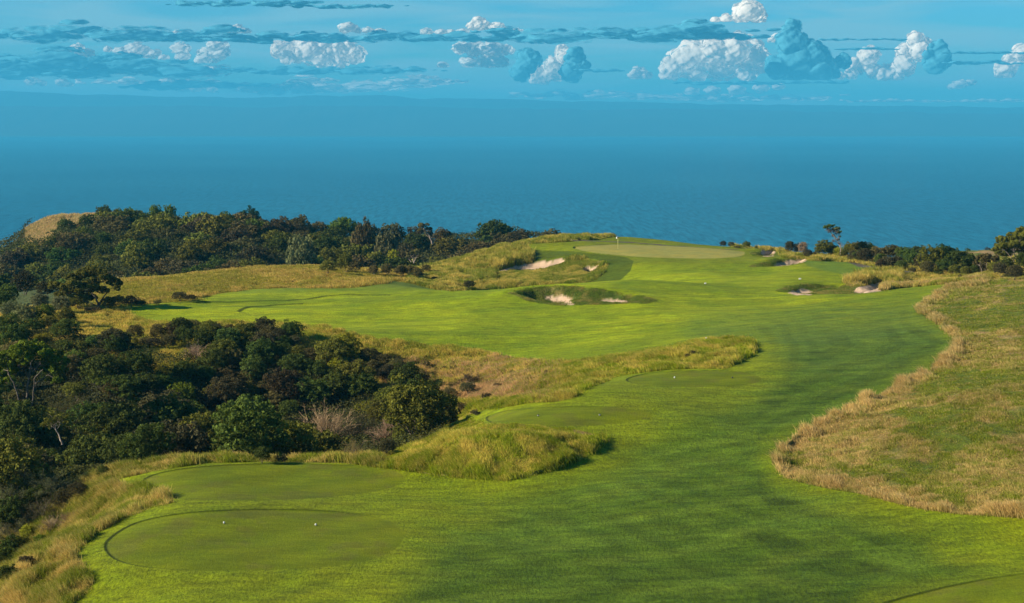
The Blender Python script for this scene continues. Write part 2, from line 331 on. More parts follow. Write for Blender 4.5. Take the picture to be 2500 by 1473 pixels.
PATHS = [[(2085,643),(2110,651),(2150,658),(2240,668.5),(2300,676)], [(1560,592),(1600,594.5),(1700,602),(1755,607),(1790,609)], [(1290,590),(1400,588.5),(1480,589.5),(1540,591)]]
pathm = np.zeros_like(G)
for pl in PATHS:
    wp = hitpoly(pl, y0=225, y1=330); m = (GY > 225) & (GY < 335)
    d = np.full(G.shape, 1e3); d[m] = sdline(wp, GX[m], GY[m]); pathm = np.maximum(pathm, 1-sstep(.9, 1.25, d))
# ---- ground colours (turf reflectances, with shade painted in at tee collars and lips)
def C(*c): return np.array(c, float)
def lerp(a, b, t): return a+(b-a)*t[..., None]
n1 = fbm(GX/9, GY/14, 11, 4); n2 = fbm(GX/2.2, GY/2.6, 12, 4); n3 = fbm(GX/30, GY/30, 13, 3); n4 = fbm(GX/0.6, GY/0.9, 14, 3)
str1 = fbm(GX/14, GY/2.2, 15, 4)
col = lerp(C(.150,.198,.002), C(.215,.258,.003), sstep(.35, .65, n1))
col = lerp(col, C(.095,.145,.004), sstep(.48, .72, str1)*.6)
# long second cut round the tees and down the right, bluer green
SECOND = smooth_closed([(1000,1560),(1010,1400),(1090,1290),(1250,1215),(1480,1120),(1600,1050),(1790,985),(1890,915),(1895,870),(1850,815),(1700,812),(1790,792),(1990,772),(2240,768),(2300,790),(2345,850),(2200,960),(1960,1080),(1890,1130),(1960,1200),(2200,1260),(2380,1290),(2300,1340),(2420,1400),(2150,1470),(2000,1560)], 4)
sd2 = sd_in(SECOND, PX, PY, 200); sd2 = np.where(GY > 205, -1e3, sd2)
sec = sstep(-80, 70, sd2+(fbm(GX/7, GY/4, 21)-.5)*50)
bl = lerp(C(.064,.112,.003), C(.104,.165,.009), sstep(.25, .75, fbm((GX+GY*.5)/5.0, (GY-GX*.5)/1.6, 22, 5)))
stripe = 0.5+0.5*np.sin((GX*0.93+GY*0.36+3*fbm(GX/12, GY/12, 4))/.42)
bl = bl*(0.90+0.18*stripe*sstep(.25, .6, n3)[...])[..., None]; bl = lerp(bl, C(.085,.135,.022), sstep(120, 165, GY)*.55)
mw = np.sin(2*math.pi*sdM*GY/F/1.7+3*fbm(GX/10, GY/10, 44)); bl = bl*(1-.24*(mw > 0)*np.exp(-np.maximum(sdM, 0)*GY/F/9)*(PX > 1850))[..., None]; col = lerp(col, bl, sec)
col = col*(1+.16*sstep(165, 190, GY)*sstep(2150, 1450, PX)-.10*sstep(125, 85, GY)*sec)[..., None]; near = sstep(175, 120, GY)*(1-sec)
yg = lerp(C(.135,.178,.002), C(.19,.228,.003), n2); col = lerp(col, yg, near*.8)
strp = 0.5+0.5*np.sin((GX*0.8-GY*0.55+2*fbm(GX/8, GY/8, 6))/0.34)
col = col*(1-0.20*near*strp*sstep(.4, .65, n1))[..., None]
upper = sstep(225, 250, GY)*(PX < 1100); col = lerp(col, C(.10,.15,.02), upper*.8)
back = sstep(262, 275, GY)*(PX > 1150); col = lerp(col, C(.13,.15,.006), back*.6)
sb = sstep(-4, 3, sdf([(1970,650),(2060,672),(2080,700),(2300,690),(2250,660),(2060,630),(1960,636)], PX, PY))*(GY > 225); col = lerp(col, C(.11,.18,.018), sb*.9)
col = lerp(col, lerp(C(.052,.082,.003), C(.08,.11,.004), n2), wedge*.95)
# tees and green
tc_ = lerp(C(.112,.146,.001), C(.142,.176,.002), fbm(GX/2.5, GY/3.5, 23, 4))
ts = 0.5+0.5*np.sin((GX*0.75-GY*0.66)/0.62); tc_ = tc_*(0.90+.18*ts)[..., None]
worn = sstep(.56, .74, fbm(GX/1.8, GY/2.2, 24, 4)); tc_ = lerp(tc_, C(.115,.105,.02), worn*.4)
col = lerp(col, tc_, tee); col = lerp(col, C(.025,.040,.002), rim*.75)  # dark thatch and painted shade of the collar on far and left edges
gc = lerp(C(.26,.25,.055), C(.30,.275,.065), fbm(GX/5, GY/8, 25)); col = lerp(col, gc, green)
# natural rough
tan = lerp(C(.30,.20,.075), C(.36,.25,.12), n4); gr = lerp(C(.075,.12,.012), C(.14,.17,.02), n2)
gr = gr*.8; tan = tan*.85; rg = lerp(gr, tan, sstep(.44, .60, fbm(GX/3.6, GY/6.5, 81, 5)+.10*sstep(960, 1150, PX*0+PY)-.03))
dome = ((GY > 215) & (PX < 1130) & (GY < 330)); rg = np.where(dome[..., None], lerp(lerp(C(.13,.15,.03), C(.17,.17,.04), n2), C(.36,.25,.08), sstep(.42, .70, fbm(GX/6, GY/14, 27, 4)+.08*sstep(250, 290, GY))), rg)
gf = ((GY > 250) & (PX > 980) & (PX < 1500) & (GY < 345)); rg = np.where(gf[..., None], lerp(lerp(C(.07,.11,.015), C(.15,.19,.03), n4), C(.30,.24,.08), sstep(.48, .7, fbm(GX/2.5, GY/4, 28, 4)+.3*sstep(1300, 1050, PX)-.05)), rg)
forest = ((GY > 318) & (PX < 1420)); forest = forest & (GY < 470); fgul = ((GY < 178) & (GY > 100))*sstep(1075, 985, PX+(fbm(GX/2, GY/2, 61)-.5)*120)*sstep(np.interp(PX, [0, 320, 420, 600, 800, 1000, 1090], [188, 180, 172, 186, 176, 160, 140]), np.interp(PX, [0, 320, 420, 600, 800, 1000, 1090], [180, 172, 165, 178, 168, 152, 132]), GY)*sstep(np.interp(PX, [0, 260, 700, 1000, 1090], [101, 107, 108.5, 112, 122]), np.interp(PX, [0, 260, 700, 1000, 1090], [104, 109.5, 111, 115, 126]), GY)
KNOB = [(60,600),(60,560),(150,500),(240,500),(250,545),(200,560),(150,600)]
knob = sstep(-6, 4, sdf(KNOB, PX, PY))*(GY > 380)
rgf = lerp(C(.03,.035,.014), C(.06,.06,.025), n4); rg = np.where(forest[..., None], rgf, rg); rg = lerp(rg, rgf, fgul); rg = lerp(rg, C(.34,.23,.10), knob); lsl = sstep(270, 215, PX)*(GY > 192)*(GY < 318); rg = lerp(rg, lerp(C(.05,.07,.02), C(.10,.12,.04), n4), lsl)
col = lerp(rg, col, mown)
hc = lerp(C(.055,.085,.012), C(.17,.14,.04), sstep(.5, .72, fbm(GX/1.3, GY/1.8, 29, 4))); col = lerp(col, hc, hol*(1-sand))
col = lerp(col, lerp(C(.46,.32,.22), C(.54,.39,.28), n4), sand)
col = lerp(col, C(.10,.085,.08), pathm*.9); col = lerp(col, C(.02,.035,.006), lip_shade*.85)  # shadow of the turf lips painted as thin dark lines
cliff = sstep(3, 14, GY-coast(GU)); col = lerp(col, C(.33,.28,.2), cliff)
# roughness of the surface itself
roughz = (1-mown)*(1-sand)
G = G+roughz*(~forest)*((fbm(GX/2.0, GY/2.2, 51, 4)-.5)*.5)+mown*sstep(0, 3.0, -tdist)*(1-green)*((fbm(GX/16, GY/13, 52, 3)-.5)*.85+(fbm(GX/4, GY/4, 53, 2)-.5)*.05)
G = G+knob*1.0+forest*(GY > 318)*(fbm(GX/14, GY/14, 54, 3)-.5)*3.0*sstep(318, 335, GY)
G = G+sand*(fbm(GX/1.2, GY/1.2, 55, 3)-.5)*.2
PX, PY = proj(GX, GY, G)
# ---- shaders for the ground
def ground_mat(name, kind):
    m = bpy.data.materials.new(name); m.use_nodes = True; t = m.node_tree; t.nodes.clear()
    out = N(t, 'ShaderNodeOutputMaterial'); b = N(t, 'ShaderNodeBsdfPrincipled'); t.links.new(b.outputs[0], out.inputs[0])
    b.inputs['Roughness'].default_value = 0.85; b.inputs['Specular IOR Level'].default_value = 0.15
    a = N(t, 'ShaderNodeAttribute', attribute_name='col'); g = N(t, 'ShaderNodeNewGeometry')
    mp = N(t, 'ShaderNodeMapping'); t.links.new(g.outputs['Position'], mp.inputs[0])
    sc = {'turf': (2.6, 1.6, 1), 'fine': (4, 2.6, 1), 'rough': (3.0, 2.2, 1), 'sand': (3, 3, 3)}[kind]; mp.inputs['Scale'].default_value = sc
    n = N(t, 'ShaderNodeTexNoise'); n.inputs['Scale'].default_value = 2.2; n.inputs['Detail'].default_value = 6; n.inputs['Roughness'].default_value = .75
    t.links.new(mp.outputs[0], n.inputs['Vector'])
    lo, hi = {'turf': (.40, 1.75), 'fine': (.66, 1.4), 'rough': (.4, 1.7), 'sand': (.85, 1.12)}[kind]
    f = ramp(t, n.outputs[0], [(0.28, lo), (0.72, hi)])
    n3_ = N(t, 'ShaderNodeTexNoise'); n3_.inputs['Scale'].default_value = 1.0; n3_.inputs['Detail'].default_value = 5; n3_.inputs['Distortion'].default_value = .5; mp3 = N(t, 'ShaderNodeMapping'); mp3.inputs['Rotation'].default_value = (0, 0, -.35); mp3.inputs['Scale'].default_value = (.55, 1.5, 1)
    t.links.new(g.outputs['Position'], mp3.inputs[0]); t.links.new(mp3.outputs[0], n3_.inputs['Vector']); l3 = {'turf': .30, 'fine': .16, 'rough': .3, 'sand': .05}[kind]
    f = mixc(t, 1.0, f, ramp(t, n3_.outputs[0], [(.3, 1-l3), (.7, 1+l3)]), 'MULTIPLY')
    n2_ = N(t, 'ShaderNodeTexNoise'); n2_.inputs['Scale'].default_value = .35; n2_.inputs['Detail'].default_value = 4; t.links.new(g.outputs['Position'], n2_.inputs['Vector'])
    hue = ramp(t, n2_.outputs[0], [(.3, (.90, .97, 1.1)), (.7, (1.1, 1.02, .9))])
    c = mixc(t, 1.0, a.outputs['Color'], f, 'MULTIPLY')
    if kind != 'sand': c = mixc(t, 1.0, c, hue, 'MULTIPLY')
    t.links.new(c, b.inputs['Base Color'])
    bm = N(t, 'ShaderNodeBump'); bm.inputs['Strength'].default_value = {'turf': .9, 'fine': .4, 'rough': 1.0, 'sand': .3}[kind]; bm.inputs['Distance'].default_value = .12
    t.links.new(n.outputs[0], bm.inputs['Height']); t.links.new(bm.outputs[0], b.inputs['Normal'])
    return m
M_turf, M_fine, M_rough, M_sand = (ground_mat('turf', 'turf'), ground_mat('close_cut_turf', 'fine'), ground_mat('rough_ground', 'rough'), ground_mat('bunker_sand', 'sand'))
NR, NC = G.shape
idx = np.arange(NR*NC).reshape(NR, NC)
Q = np.stack((idx[:-1, :-1], idx[:-1, 1:], idx[1:, 1:], idx[1:, :-1]), -1).reshape(-1, 4)
def cell(a): return a[:-1, :-1].ravel()
zone = np.zeros(len(Q), int)
zone[cell(mown) > .5] = 1; zone[cell(pathm) > .5] = 3; zone[cell(green) > .5] = 2
ct = cell(tid); cs = cell(sid); zone = np.where(ct > 0, 10+ct, zone); zone = np.where((cs > 0) & (cell(sand) > .5), 20+cs, zone)
zone[(cell(PX) < -600) | (cell(PX) > 3100)] = np.where(zone[(cell(PX) < -600) | (cell(PX) > 3100)] == 0, 0, 1)
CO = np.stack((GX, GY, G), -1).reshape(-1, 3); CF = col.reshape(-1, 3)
# one set of smooth normals for the whole ground, so that the pieces meet without a seam
def vnormals():
    dzx = np.gradient(G, axis=1); dxx = np.gradient(GX, axis=1); sx = dzx/np.maximum(np.abs(dxx), 1e-6)*np.sign(dxx)
    dz = np.gradient(G, axis=0); dx = np.gradient(GX, axis=0); dy = np.gradient(GY, axis=0); sy = (dz-sx*dx)/dy
    n = np.stack((-sx, -sy, np.ones_like(sx)), -1); return (n/np.linalg.norm(n, axis=-1, keepdims=True)).reshape(-1, 3)
VN = vnormals()
def ground_piece(name, sel, mat, **pr):
    q = Q[sel]
    if len(q) == 0: return
    used, inv = np.unique(q, return_inverse=True)
    me = mesh_np(name, CO[used], quads=inv.reshape(-1, 4), smooth=True); set_col(me, CF[used])
    me.normals_split_custom_set_from_vertices(VN[used].astype(np.float32))
    return link(name, me, mat, kind='structure', **pr)
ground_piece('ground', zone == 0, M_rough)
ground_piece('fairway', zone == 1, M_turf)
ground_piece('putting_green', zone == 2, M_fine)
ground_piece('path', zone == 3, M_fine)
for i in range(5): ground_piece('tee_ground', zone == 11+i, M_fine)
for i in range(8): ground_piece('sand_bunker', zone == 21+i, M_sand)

# ------------------------------------------------------------------ sea
m = bpy.data.materials.new('sea_water'); m.use_nodes = True; t = m.node_tree; b = t.nodes['Principled BSDF']
b.inputs['Base Color'].default_value = (.006, .09, .125, 1); b.inputs['Roughness'].default_value = .28; b.inputs['IOR'].default_value = 1.333
g = N(t, 'ShaderNodeNewGeometry'); mp = N(t, 'ShaderNodeMapping'); t.links.new(g.outputs['Position'], mp.inputs[0]); mp.inputs['Scale'].default_value = (.006, .020, 1)
n = N(t, 'ShaderNodeTexNoise'); n.inputs['Scale'].default_value = 4.0; n.inputs['Detail'].default_value = 8; n.inputs['Roughness'].default_value = .7; t.links.new(mp.outputs[0], n.inputs['Vector'])
bm = N(t, 'ShaderNodeBump'); bm.inputs['Strength'].default_value = .9; bm.inputs['Distance'].default_value = 5; t.links.new(n.outputs[0], bm.inputs['Height']); t.links.new(bm.outputs[0], b.inputs['Normal'])
n2_ = N(t, 'ShaderNodeTexNoise'); n2_.inputs['Scale'].default_value = .0006; n2_.inputs['Detail'].default_value = 5; t.links.new(g.outputs['Position'], n2_.inputs['Vector'])
mp4 = N(t, 'ShaderNodeMapping'); mp4.inputs['Scale'].default_value = (.13, .012, 1); t.links.new(g.outputs['Position'], mp4.inputs[0]); n4_ = N(t, 'ShaderNodeTexNoise'); n4_.inputs['Scale'].default_value = 1; n4_.inputs['Detail'].default_value = 7; n4_.inputs['Roughness'].default_value = .7; t.links.new(mp4.outputs[0], n4_.inputs['Vector'])
t.links.new(mixc(t, 1.0, mixc(t, ramp(t, n2_.outputs[0], [(.35, 0.), (.65, 1.)]), (.006, .078, .125), (.014, .115, .165)), ramp(t, n4_.outputs[0], [(.41, .45), (.59, 1.65)]), 'MULTIPLY'), b.inputs['Base Color'])
SEAZ = -140.0
xs = np.array([-26000., 26000.]); yv = np.array([60., 28500.])
me = mesh_np('sea', [(xs[0], yv[0], SEAZ), (xs[1], yv[0], SEAZ), (xs[1], yv[1], SEAZ), (xs[0], yv[1], SEAZ)], quads=[(0, 1, 2, 3)])
link('sea', me, m, kind='structure')
# ------------------------------------------------------------------ far hills across the bay
def ridge(name, Yd, pts, seed, colr, amp):
    px = np.linspace(-300, 2800, 900); top = np.interp(px, [p[0] for p in pts], [p[1] for p in pts])
    top = top+(fbm(px/60, px*0+seed, seed, 5)-.5)*amp
    rows = 14; V = []
    for r in range(rows):
        f = r/(rows-1); Y = Yd-2400*(1-f)
        x, yy, zt = at(px, top, Yd); zz = SEAZ-2+(zt-SEAZ+2)*(f**.8)+(fbm(x/900, Y/900+0*x, seed+9, 4)-.5)*170*math.sin(math.pi*f)*.6
        V.append(np.stack((x, Y+0*x, zz), -1))
    for r in range(3):
        x, yy, zt = at(px, top, Yd); V.append(np.stack((x, Yd+900*(r+1)+0*x, zt*(1-.4*(r+1))-40+0*x), -1))
    rows += 3; V = np.array(V); n_ = V.shape[1]; ii = np.arange(rows*n_).reshape(rows, n_)
    q = np.stack((ii[:-1, :-1], ii[:-1, 1:], ii[1:, 1:], ii[1:, :-1]), -1).reshape(-1, 4)
    me = mesh_np(name, V.reshape(-1, 3), quads=q, smooth=True)
    mm = bpy.data.materials.new('far_hill_land'); mm.use_nodes = True; b = mm.node_tree.nodes['Principled BSDF']; b.inputs['Roughness'].default_value = .95
    nn = N(mm.node_tree, 'ShaderNodeTexNoise'); nn.inputs['Scale'].default_value = .002; gg = N(mm.node_tree, 'ShaderNodeNewGeometry'); mm.node_tree.links.new(gg.outputs['Position'], nn.inputs['Vector'])
    mm.node_tree.links.new(mixc(mm.node_tree, nn.outputs[0], tuple(c*.7 for c in colr), colr), b.inputs['Base Color'])
    link(name, me, mm, kind='structure')
ridge('hills', 25500, [(-300,218),(0,222),(100,225),(200,232),(300,231),(400,236),(500,235),(600,239),(700,236),(740,232),(780,235),(860,233),(940,234),(1000,240),(1150,241),(1250,243),(1350,247),(1500,249),(1700,254),(1850,255),(2000,258),(2250,260),(2500,263),(2800,265)], 3, (.03, .04, .035), 7)
ridge('hills', 22000, [(-300,262),(0,258),(300,262),(450,256),(600,262),(900,258),(1250,266),(1700,268),(2100,274),(2500,278),(2800,280)], 8, (.03, .035, .03), 8)
# ------------------------------------------------------------------ clouds over the bay (solid, sunlit; the blue ones carry shade in their colour)
def cloud_mat(name, colr, soft, bump=.12, rag=1.15):
    m = bpy.data.materials.new(name); m.use_nodes = True; t = m.node_tree; t.nodes.clear()
    out = N(t, 'ShaderNodeOutputMaterial'); d = N(t, 'ShaderNodeBsdfDiffuse'); d.inputs[0].default_value = tuple(colr)+(1,)
    tr = N(t, 'ShaderNodeBsdfTransparent'); lw = N(t, 'ShaderNodeLayerWeight'); lw.inputs[0].default_value = .5; g = N(t, 'ShaderNodeNewGeometry')
    n = N(t, 'ShaderNodeTexNoise'); n.inputs['Scale'].default_value = .0028; n.inputs['Detail'].default_value = 7; n.inputs['Roughness'].default_value = .65; t.links.new(g.outputs['Position'], n.inputs['Vector'])
    f = mathn(t, 'ADD', lw.outputs['Facing'], mathn(t, 'MULTIPLY_ADD', n.outputs[0], rag, -rag/2))
    mx = N(t, 'ShaderNodeMixShader'); t.links.new(ramp(t, f, [(soft, 0.), (min(soft+.45, 1), 1.)], 'EASE'), mx.inputs[0])
    bm = N(t, 'ShaderNodeBump'); bm.inputs['Strength'].default_value = bump; bm.inputs['Distance'].default_value = 90; t.links.new(n.outputs[0], bm.inputs['Height']); t.links.new(bm.outputs[0], d.inputs['Normal'])
    tl = N(t, 'ShaderNodeBsdfTranslucent'); tl.inputs[0].default_value = tuple(colr)+(1,); m2 = N(t, 'ShaderNodeMixShader'); m2.inputs[0].default_value = .38; t.links.new(d.outputs[0], m2.inputs[1]); t.links.new(tl.outputs[0], m2.inputs[2])
    t.links.new(m2.outputs[0], mx.inputs[1]); t.links.new(tr.outputs[0], mx.inputs[2]); t.links.new(mx.outputs[0], out.inputs[0])
    return m
M_cum, M_dim, M_shaded = cloud_mat('cumulus_cloud', (.97, .89, .85), .24), cloud_mat('distant_cloud', (.78, .78, .79), .25), cloud_mat('painted_shade_cloud', (.13, .44, .60), .36, .02, .9)  # the blue colour paints shade and haze into shaded towers and bands
import bmesh
def ico(sub):
    b = bmesh.new(); bmesh.ops.create_icosphere(b, subdivisions=sub, radius=1); v = np.array([p.co[:] for p in b.verts]); f = np.array([[q.index for q in p.verts] for p in b.faces]); b.free(); return v, f
IV, IF = ico(4); IV2, IF2 = ico(3)
def v3(x, y, z, s): return (fbm(x+z*.7, y-z*.4, s, 4)+fbm(y+x*.3+40, z-x*.6, s+3, 4))*.5
def cloud(lobes, base, Yd, mat, seed, top=None, stx=1.0, flat=1.0, vox=26):
    rs = np.random.default_rng(seed); V = []; Fc = []; o = 0; sc = Yd/F
    lobes = [(x, y, r*1.3) for x, y, r in lobes]; allb = [(x, y, r, IV, IF) for x, y, r in lobes]
    for x, y, r in lobes:
        for k in range(max(5, int(r/1.8))):
            a = rs.uniform(-.3, math.pi+.3); q = r*rs.uniform(.55, 1.0)
            allb.append((x+q*math.cos(a), y-q*math.sin(a)*.9, r*rs.uniform(.2, .5), IV2, IF2))
    for x, y, r, iv, jf in allb:
        wx, wy, wz = at(x, y, Yd); rr = r*sc; yo = rs.uniform(-.5, .7)*rr*1.2
        n = v3(iv[:, 0]*2.2+x*.37, iv[:, 1]*2.2+y*.21, iv[:, 2]*2.2, seed % 97)
        p = iv*np.array([stx, max(1, stx*.8), flat])*(rr*(0.62+.85*n))[:, None]+np.array([wx, wy+yo, wz])
        zb = at(x, base, Yd)[2]; low = p[:, 2] < zb; p[low, 2] = zb+(p[low, 2]-zb)*.08
        if top is not None:
            zt = at(x, top, Yd)[2]; hi = p[:, 2] > zt; p[hi, 2] = zt+(p[hi, 2]-zt)*.08
        V.append(p); Fc.append(jf+o); o += len(iv)
    me = mesh_np('cloud', np.concatenate(V), tris=np.concatenate(Fc), smooth=True); o_ = link('cloud', me, None)
    md = o_.modifiers.new('fuse', 'REMESH'); md.mode = 'VOXEL'; md.voxel_size = vox; sm = o_.modifiers.new('soft', 'SMOOTH'); sm.iterations = 3; sm.factor = .6
    ev = o_.evaluated_get(bpy.context.evaluated_depsgraph_get()); me2 = bpy.data.meshes.new_from_object(ev); bpy.data.objects.remove(o_); bpy.data.meshes.remove(me)
    nv = len(me2.vertices); c = np.empty(nv*3, np.float32); nn = np.empty(nv*3, np.float32); me2.vertices.foreach_get('co', c); me2.vertices.foreach_get('normal', nn); c = c.reshape(-1, 3).astype(float); nn = nn.reshape(-1, 3)
    am = .45 if mat == M_shaded else 1; c += nn*((v3(c[:, 0]/220, c[:, 1]/220, c[:, 2]/220, 7)-.5)*95*am+(v3(c[:, 0]/70, c[:, 1]/70, c[:, 2]/70, 9)-.5)*14*am)[:, None]; me2.vertices.foreach_set('co', c.astype(np.float32).ravel()); me2.name = 'cloud'
    me2.polygons.foreach_set('use_smooth', np.ones(len(me2.polygons), bool)); me2.update(); me2.materials.clear(); link('cloud', me2, mat, kind='structure')
CL = [([(1830,32,24),(1812,42,16),(1775,48,11),(1748,50,8),(1850,42,16)], 54, 0),
 ([(1640,172,19),(1668,152,27),(1700,138,30),(1740,128,27),(1790,126,28),(1832,138,28),(1858,155,20),(1760,165,26),(1700,178,18),(1820,184,16),(1625,182,11)], 200, 0),
 ([(1560,178,11),(1548,184,8),(1575,186,9)], 194, 1),
 ([(2235,98,15),(2262,108,14),(2222,132,20),(2245,126,18),(2205,162,19),(2170,178,16),(2190,184,12),(2150,188,8)], 197, 0),
 ([(2122,138,18),(2102,160,17),(2080,180,13),(2132,172,15),(2052,186,8)], 195, 0),
 ([(1935,72,18),(1932,110,26),(1952,150,34),(1984,132,24),(2002,172,28),(1905,165,24),(2290,120,16),(2285,150,22),(2060,150,14)], 196, 2),
 ([(2492,128,16),(2472,150,16),(2456,168,17),(2450,180,12)], 190, 0),
 ([(1372,124,12),(1382,142,16),(1352,162,16),(1322,185,17),(1304,196,9),(1360,186,11)], 206, 0),
 ([(1405,140,18),(1395,175,20),(1290,150,22),(1270,180,16),(1430,160,9)], 204, 2),
 ([(1170,58,13),(1150,64,8),(1190,66,9),(1214,66,10),(1228,71,6)], 75, 0), ([(850,69,11),(870,75,7),(898,77,8),(928,79,7)], 82, 1), ([(1040,78,7),(1078,80,7),(1100,80,6),(1130,79,7)], 84, 1),
 ([(560,73,7),(580,72,9),(600,77,6)], 82, 1), ([(432,78,5)], 84, 1), ([(1262,76,6),(1275,79,5)], 82, 1),
 ([(688,120,19),(722,125,23),(762,126,25),(802,130,24),(842,126,23),(864,132,19),(785,150,15),(702,145,10),(824,154,13)], 168, 0),
 ([(530,112,13),(516,130,16),(502,145,11),(540,130,11)], 155, 1), ([(520,172,12),(492,177,9),(542,172,11),(470,182,6)], 188, 1),
 ([(190,118,9),(216,130,8),(180,132,6),(200,136,7)], 140, 1), ([(298,128,11),(330,122,13),(352,128,11),(374,132,9),(400,142,7),(262,122,6)], 148, 1), ([(440,120,12),(446,138,9)], 150, 1),
 ([(125,168,9),(110,166,8),(146,172,6)], 180, 1), ([(306,172,8),(290,176,5)], 182, 1), ([(76,198,8),(100,203,6),(152,203,8),(170,206,5)], 212, 1),
 ([(1130,118,12),(1165,122,14),(1205,124,15),(1232,122,10)], 138, 1), ([(1150,152,12),(1190,152,14),(1215,150,12),(1082,160,7)], 166, 1),
 ([(408,200,8),(440,211,10),(482,216,9),(520,220,7)], 227, 1), ([(600,212,9),(640,218,11),(682,224,8),(730,216,11),(755,222,7)], 234, 1),
 ([(2340,207,9),(2370,202,7),(2325,211,6)], 220, 1), ([(1900,92,9),(1890,98,7)], 105, 1), ([(1770,90,9),(1800,90,11),(1830,92,8)], 97, 1), ([(1690,225,9),(1740,222,9),(1800,220,10),(1860,215,9),(1900,213,7)], 232, 1)]
for i, (lb, bs, kd) in enumerate(CL):
    cloud(lb, bs, (60000, 64000, 58000)[kd]+i*60, (M_cum, M_dim, M_shaded)[kd], 100+i, 98 if i == 15 else None, stx=(1.15, 1.7, 1.1)[kd])
def layer(x0, x1, y0, y1, seed, mat=None, Yd=57000.):
    """a flat bank of layer cloud built from many fused, drawn-out billows"""
    rs = np.random.default_rng(seed); h = (y1-y0)/2; n = int((x1-x0)/max(h*2.2, 9))+3; lb = []
    for k in range(n):
        f = (k+.5)/n; e = min(1, 4*f, 4*(1-f))**.5; r = h*e*rs.uniform(.35, 1.0); lb.append((x0+(x1-x0)*f+rs.normal()*h, (y0+y1)/2+rs.normal()*h*.3, max(r, 2.2)))
    cloud(lb, y1, Yd, mat or M_shaded, seed, None, 3.2, .72, 42)
for i, L_ in enumerate([(-80,640,66,106),(200,760,84,104),(560,1290,80,108),(1150,1890,62,106),(1500,1900,76,100),(410,790,-2,18),(640,990,8,22),(1640,1920,198,210),(2000,2215,94,101),(2300,2560,126,133),
        (-80,330,120,200),(100,620,150,196),(300,640,196,222),(560,1090,162,184),(1880,2080,196,206),(2300,2500,150,160),(1400,1520,168,178),(2040,2200,115,124)]):
    layer(*L_, 300+i, Yd=57000.-i*90)
for i, L_ in enumerate([(700,1120,184,226),(1240,1700,222,246),(190,560,190,212),(560,900,205,232),(1560,2060,228,252),(2050,2600,242,252)]):
    layer(*L_, 400+i, M_dim, 66000.+i*90)
# ------------------------------------------------------------------ air
bpy_b = bmesh.new(); bmesh.ops.create_cube(bpy_b, size=1)
me = bpy.data.meshes.new('haze'); bpy_b.to_mesh(me); bpy_b.free()
hz = link('haze', me, None, kind='stuff', label='blue haze lying over the bay', category='haze')
hz.scale = (56000, 29600, 690); hz.location = (0, 14200, -142+345)
m = bpy.data.materials.new('haze_air'); m.use_nodes = True; t = m.node_tree; t.nodes.clear()
out = N(t, 'ShaderNodeOutputMaterial'); v = N(t, 'ShaderNodeVolumePrincipled'); v.inputs['Color'].default_value = (.075, .57, 1, 1); v.inputs['Density'].default_value = 8e-5
v.inputs['Anisotropy'].default_value = 0; t.links.new(v.outputs[0], out.inputs['Volume']); me.materials.append(m)
# ------------------------------------------------------------------ trees and shrubs
def leaf_mat(name, trans=.25, rough=.7, base=None):
    m = bpy.data.materials.new(name); m.use_nodes = True; t = m.node_tree; t.nodes.clear()
    out = N(t, 'ShaderNodeOutputMaterial'); a = N(t, 'ShaderNodeAttribute', attribute_name='col'); oi = N(t, 'ShaderNodeObjectInfo')
    hs = N(t, 'ShaderNodeHueSaturation'); t.links.new(mathn(t, 'MULTIPLY_ADD', oi.outputs['Random'], .03, .485), hs.inputs['Hue'])
    t.links.new(mathn(t, 'MULTIPLY_ADD', oi.outputs['Random'], .3, .85), hs.inputs['Value'])
    t.links.new(mixc(t, 1.0, oi.outputs['Color'] if base is None else base, a.outputs['Color'], 'MULTIPLY'), hs.inputs['Color'])
    d = N(t, 'ShaderNodeBsdfDiffuse'); tl = N(t, 'ShaderNodeBsdfTranslucent'); mx = N(t, 'ShaderNodeMixShader'); mx.inputs[0].default_value = trans
    t.links.new(hs.outputs[0], d.inputs[0]); t.links.new(hs.outputs[0], tl.inputs[0]); t.links.new(d.outputs[0], mx.inputs[1]); t.links.new(tl.outputs[0], mx.inputs[2])
    t.links.new(mx.outputs[0], out.inputs[0]); return m
M_leaf = leaf_mat('foliage')
def bark_mat(name, a, b_):
    m = bpy.data.materials.new(name); m.use_nodes = True; t = m.node_tree; b = t.nodes['Principled BSDF']; b.inputs['Roughness'].default_value = .9
    g = N(t, 'ShaderNodeTexCoord'); n = N(t, 'ShaderNodeTexNoise'); n.inputs['Scale'].default_value = 9; t.links.new(g.outputs['Object'], n.inputs['Vector'])
    t.links.new(mixc(t, ramp(t, n.outputs[0], [(.35, 0.), (.65, 1.)]), a, b_), b.inputs['Base Color']); return m
M_bark = bark_mat('grey_bark', (.07, .055, .045), (.17, .13, .10)); M_pale = bark_mat('pale_bark', (.20, .15, .12), (.42, .33, .27))
def unit(v): return v/np.maximum(np.linalg.norm(v, axis=-1, keepdims=True), 1e-9)
def leaves(centres, normals, size, rs, asp=.55):
    """small leaf-shaped faces: one rhombus per leaf spray"""
    n = len(centres); t1 = unit(np.cross(normals, rs.normal(size=(n, 3)))); t2 = np.cross(normals, t1)
    s = (size*rs.uniform(.6, 1.3, n))[:, None] if np.isscalar(size) else (size*rs.uniform(.6, 1.3, n))[:, None]
    P = np.stack((centres-t1*s, centres-t2*s*asp, centres+t1*s, centres+t2*s*asp), 1).reshape(-1, 3)
    return P, np.arange(n*4).reshape(-1, 4)
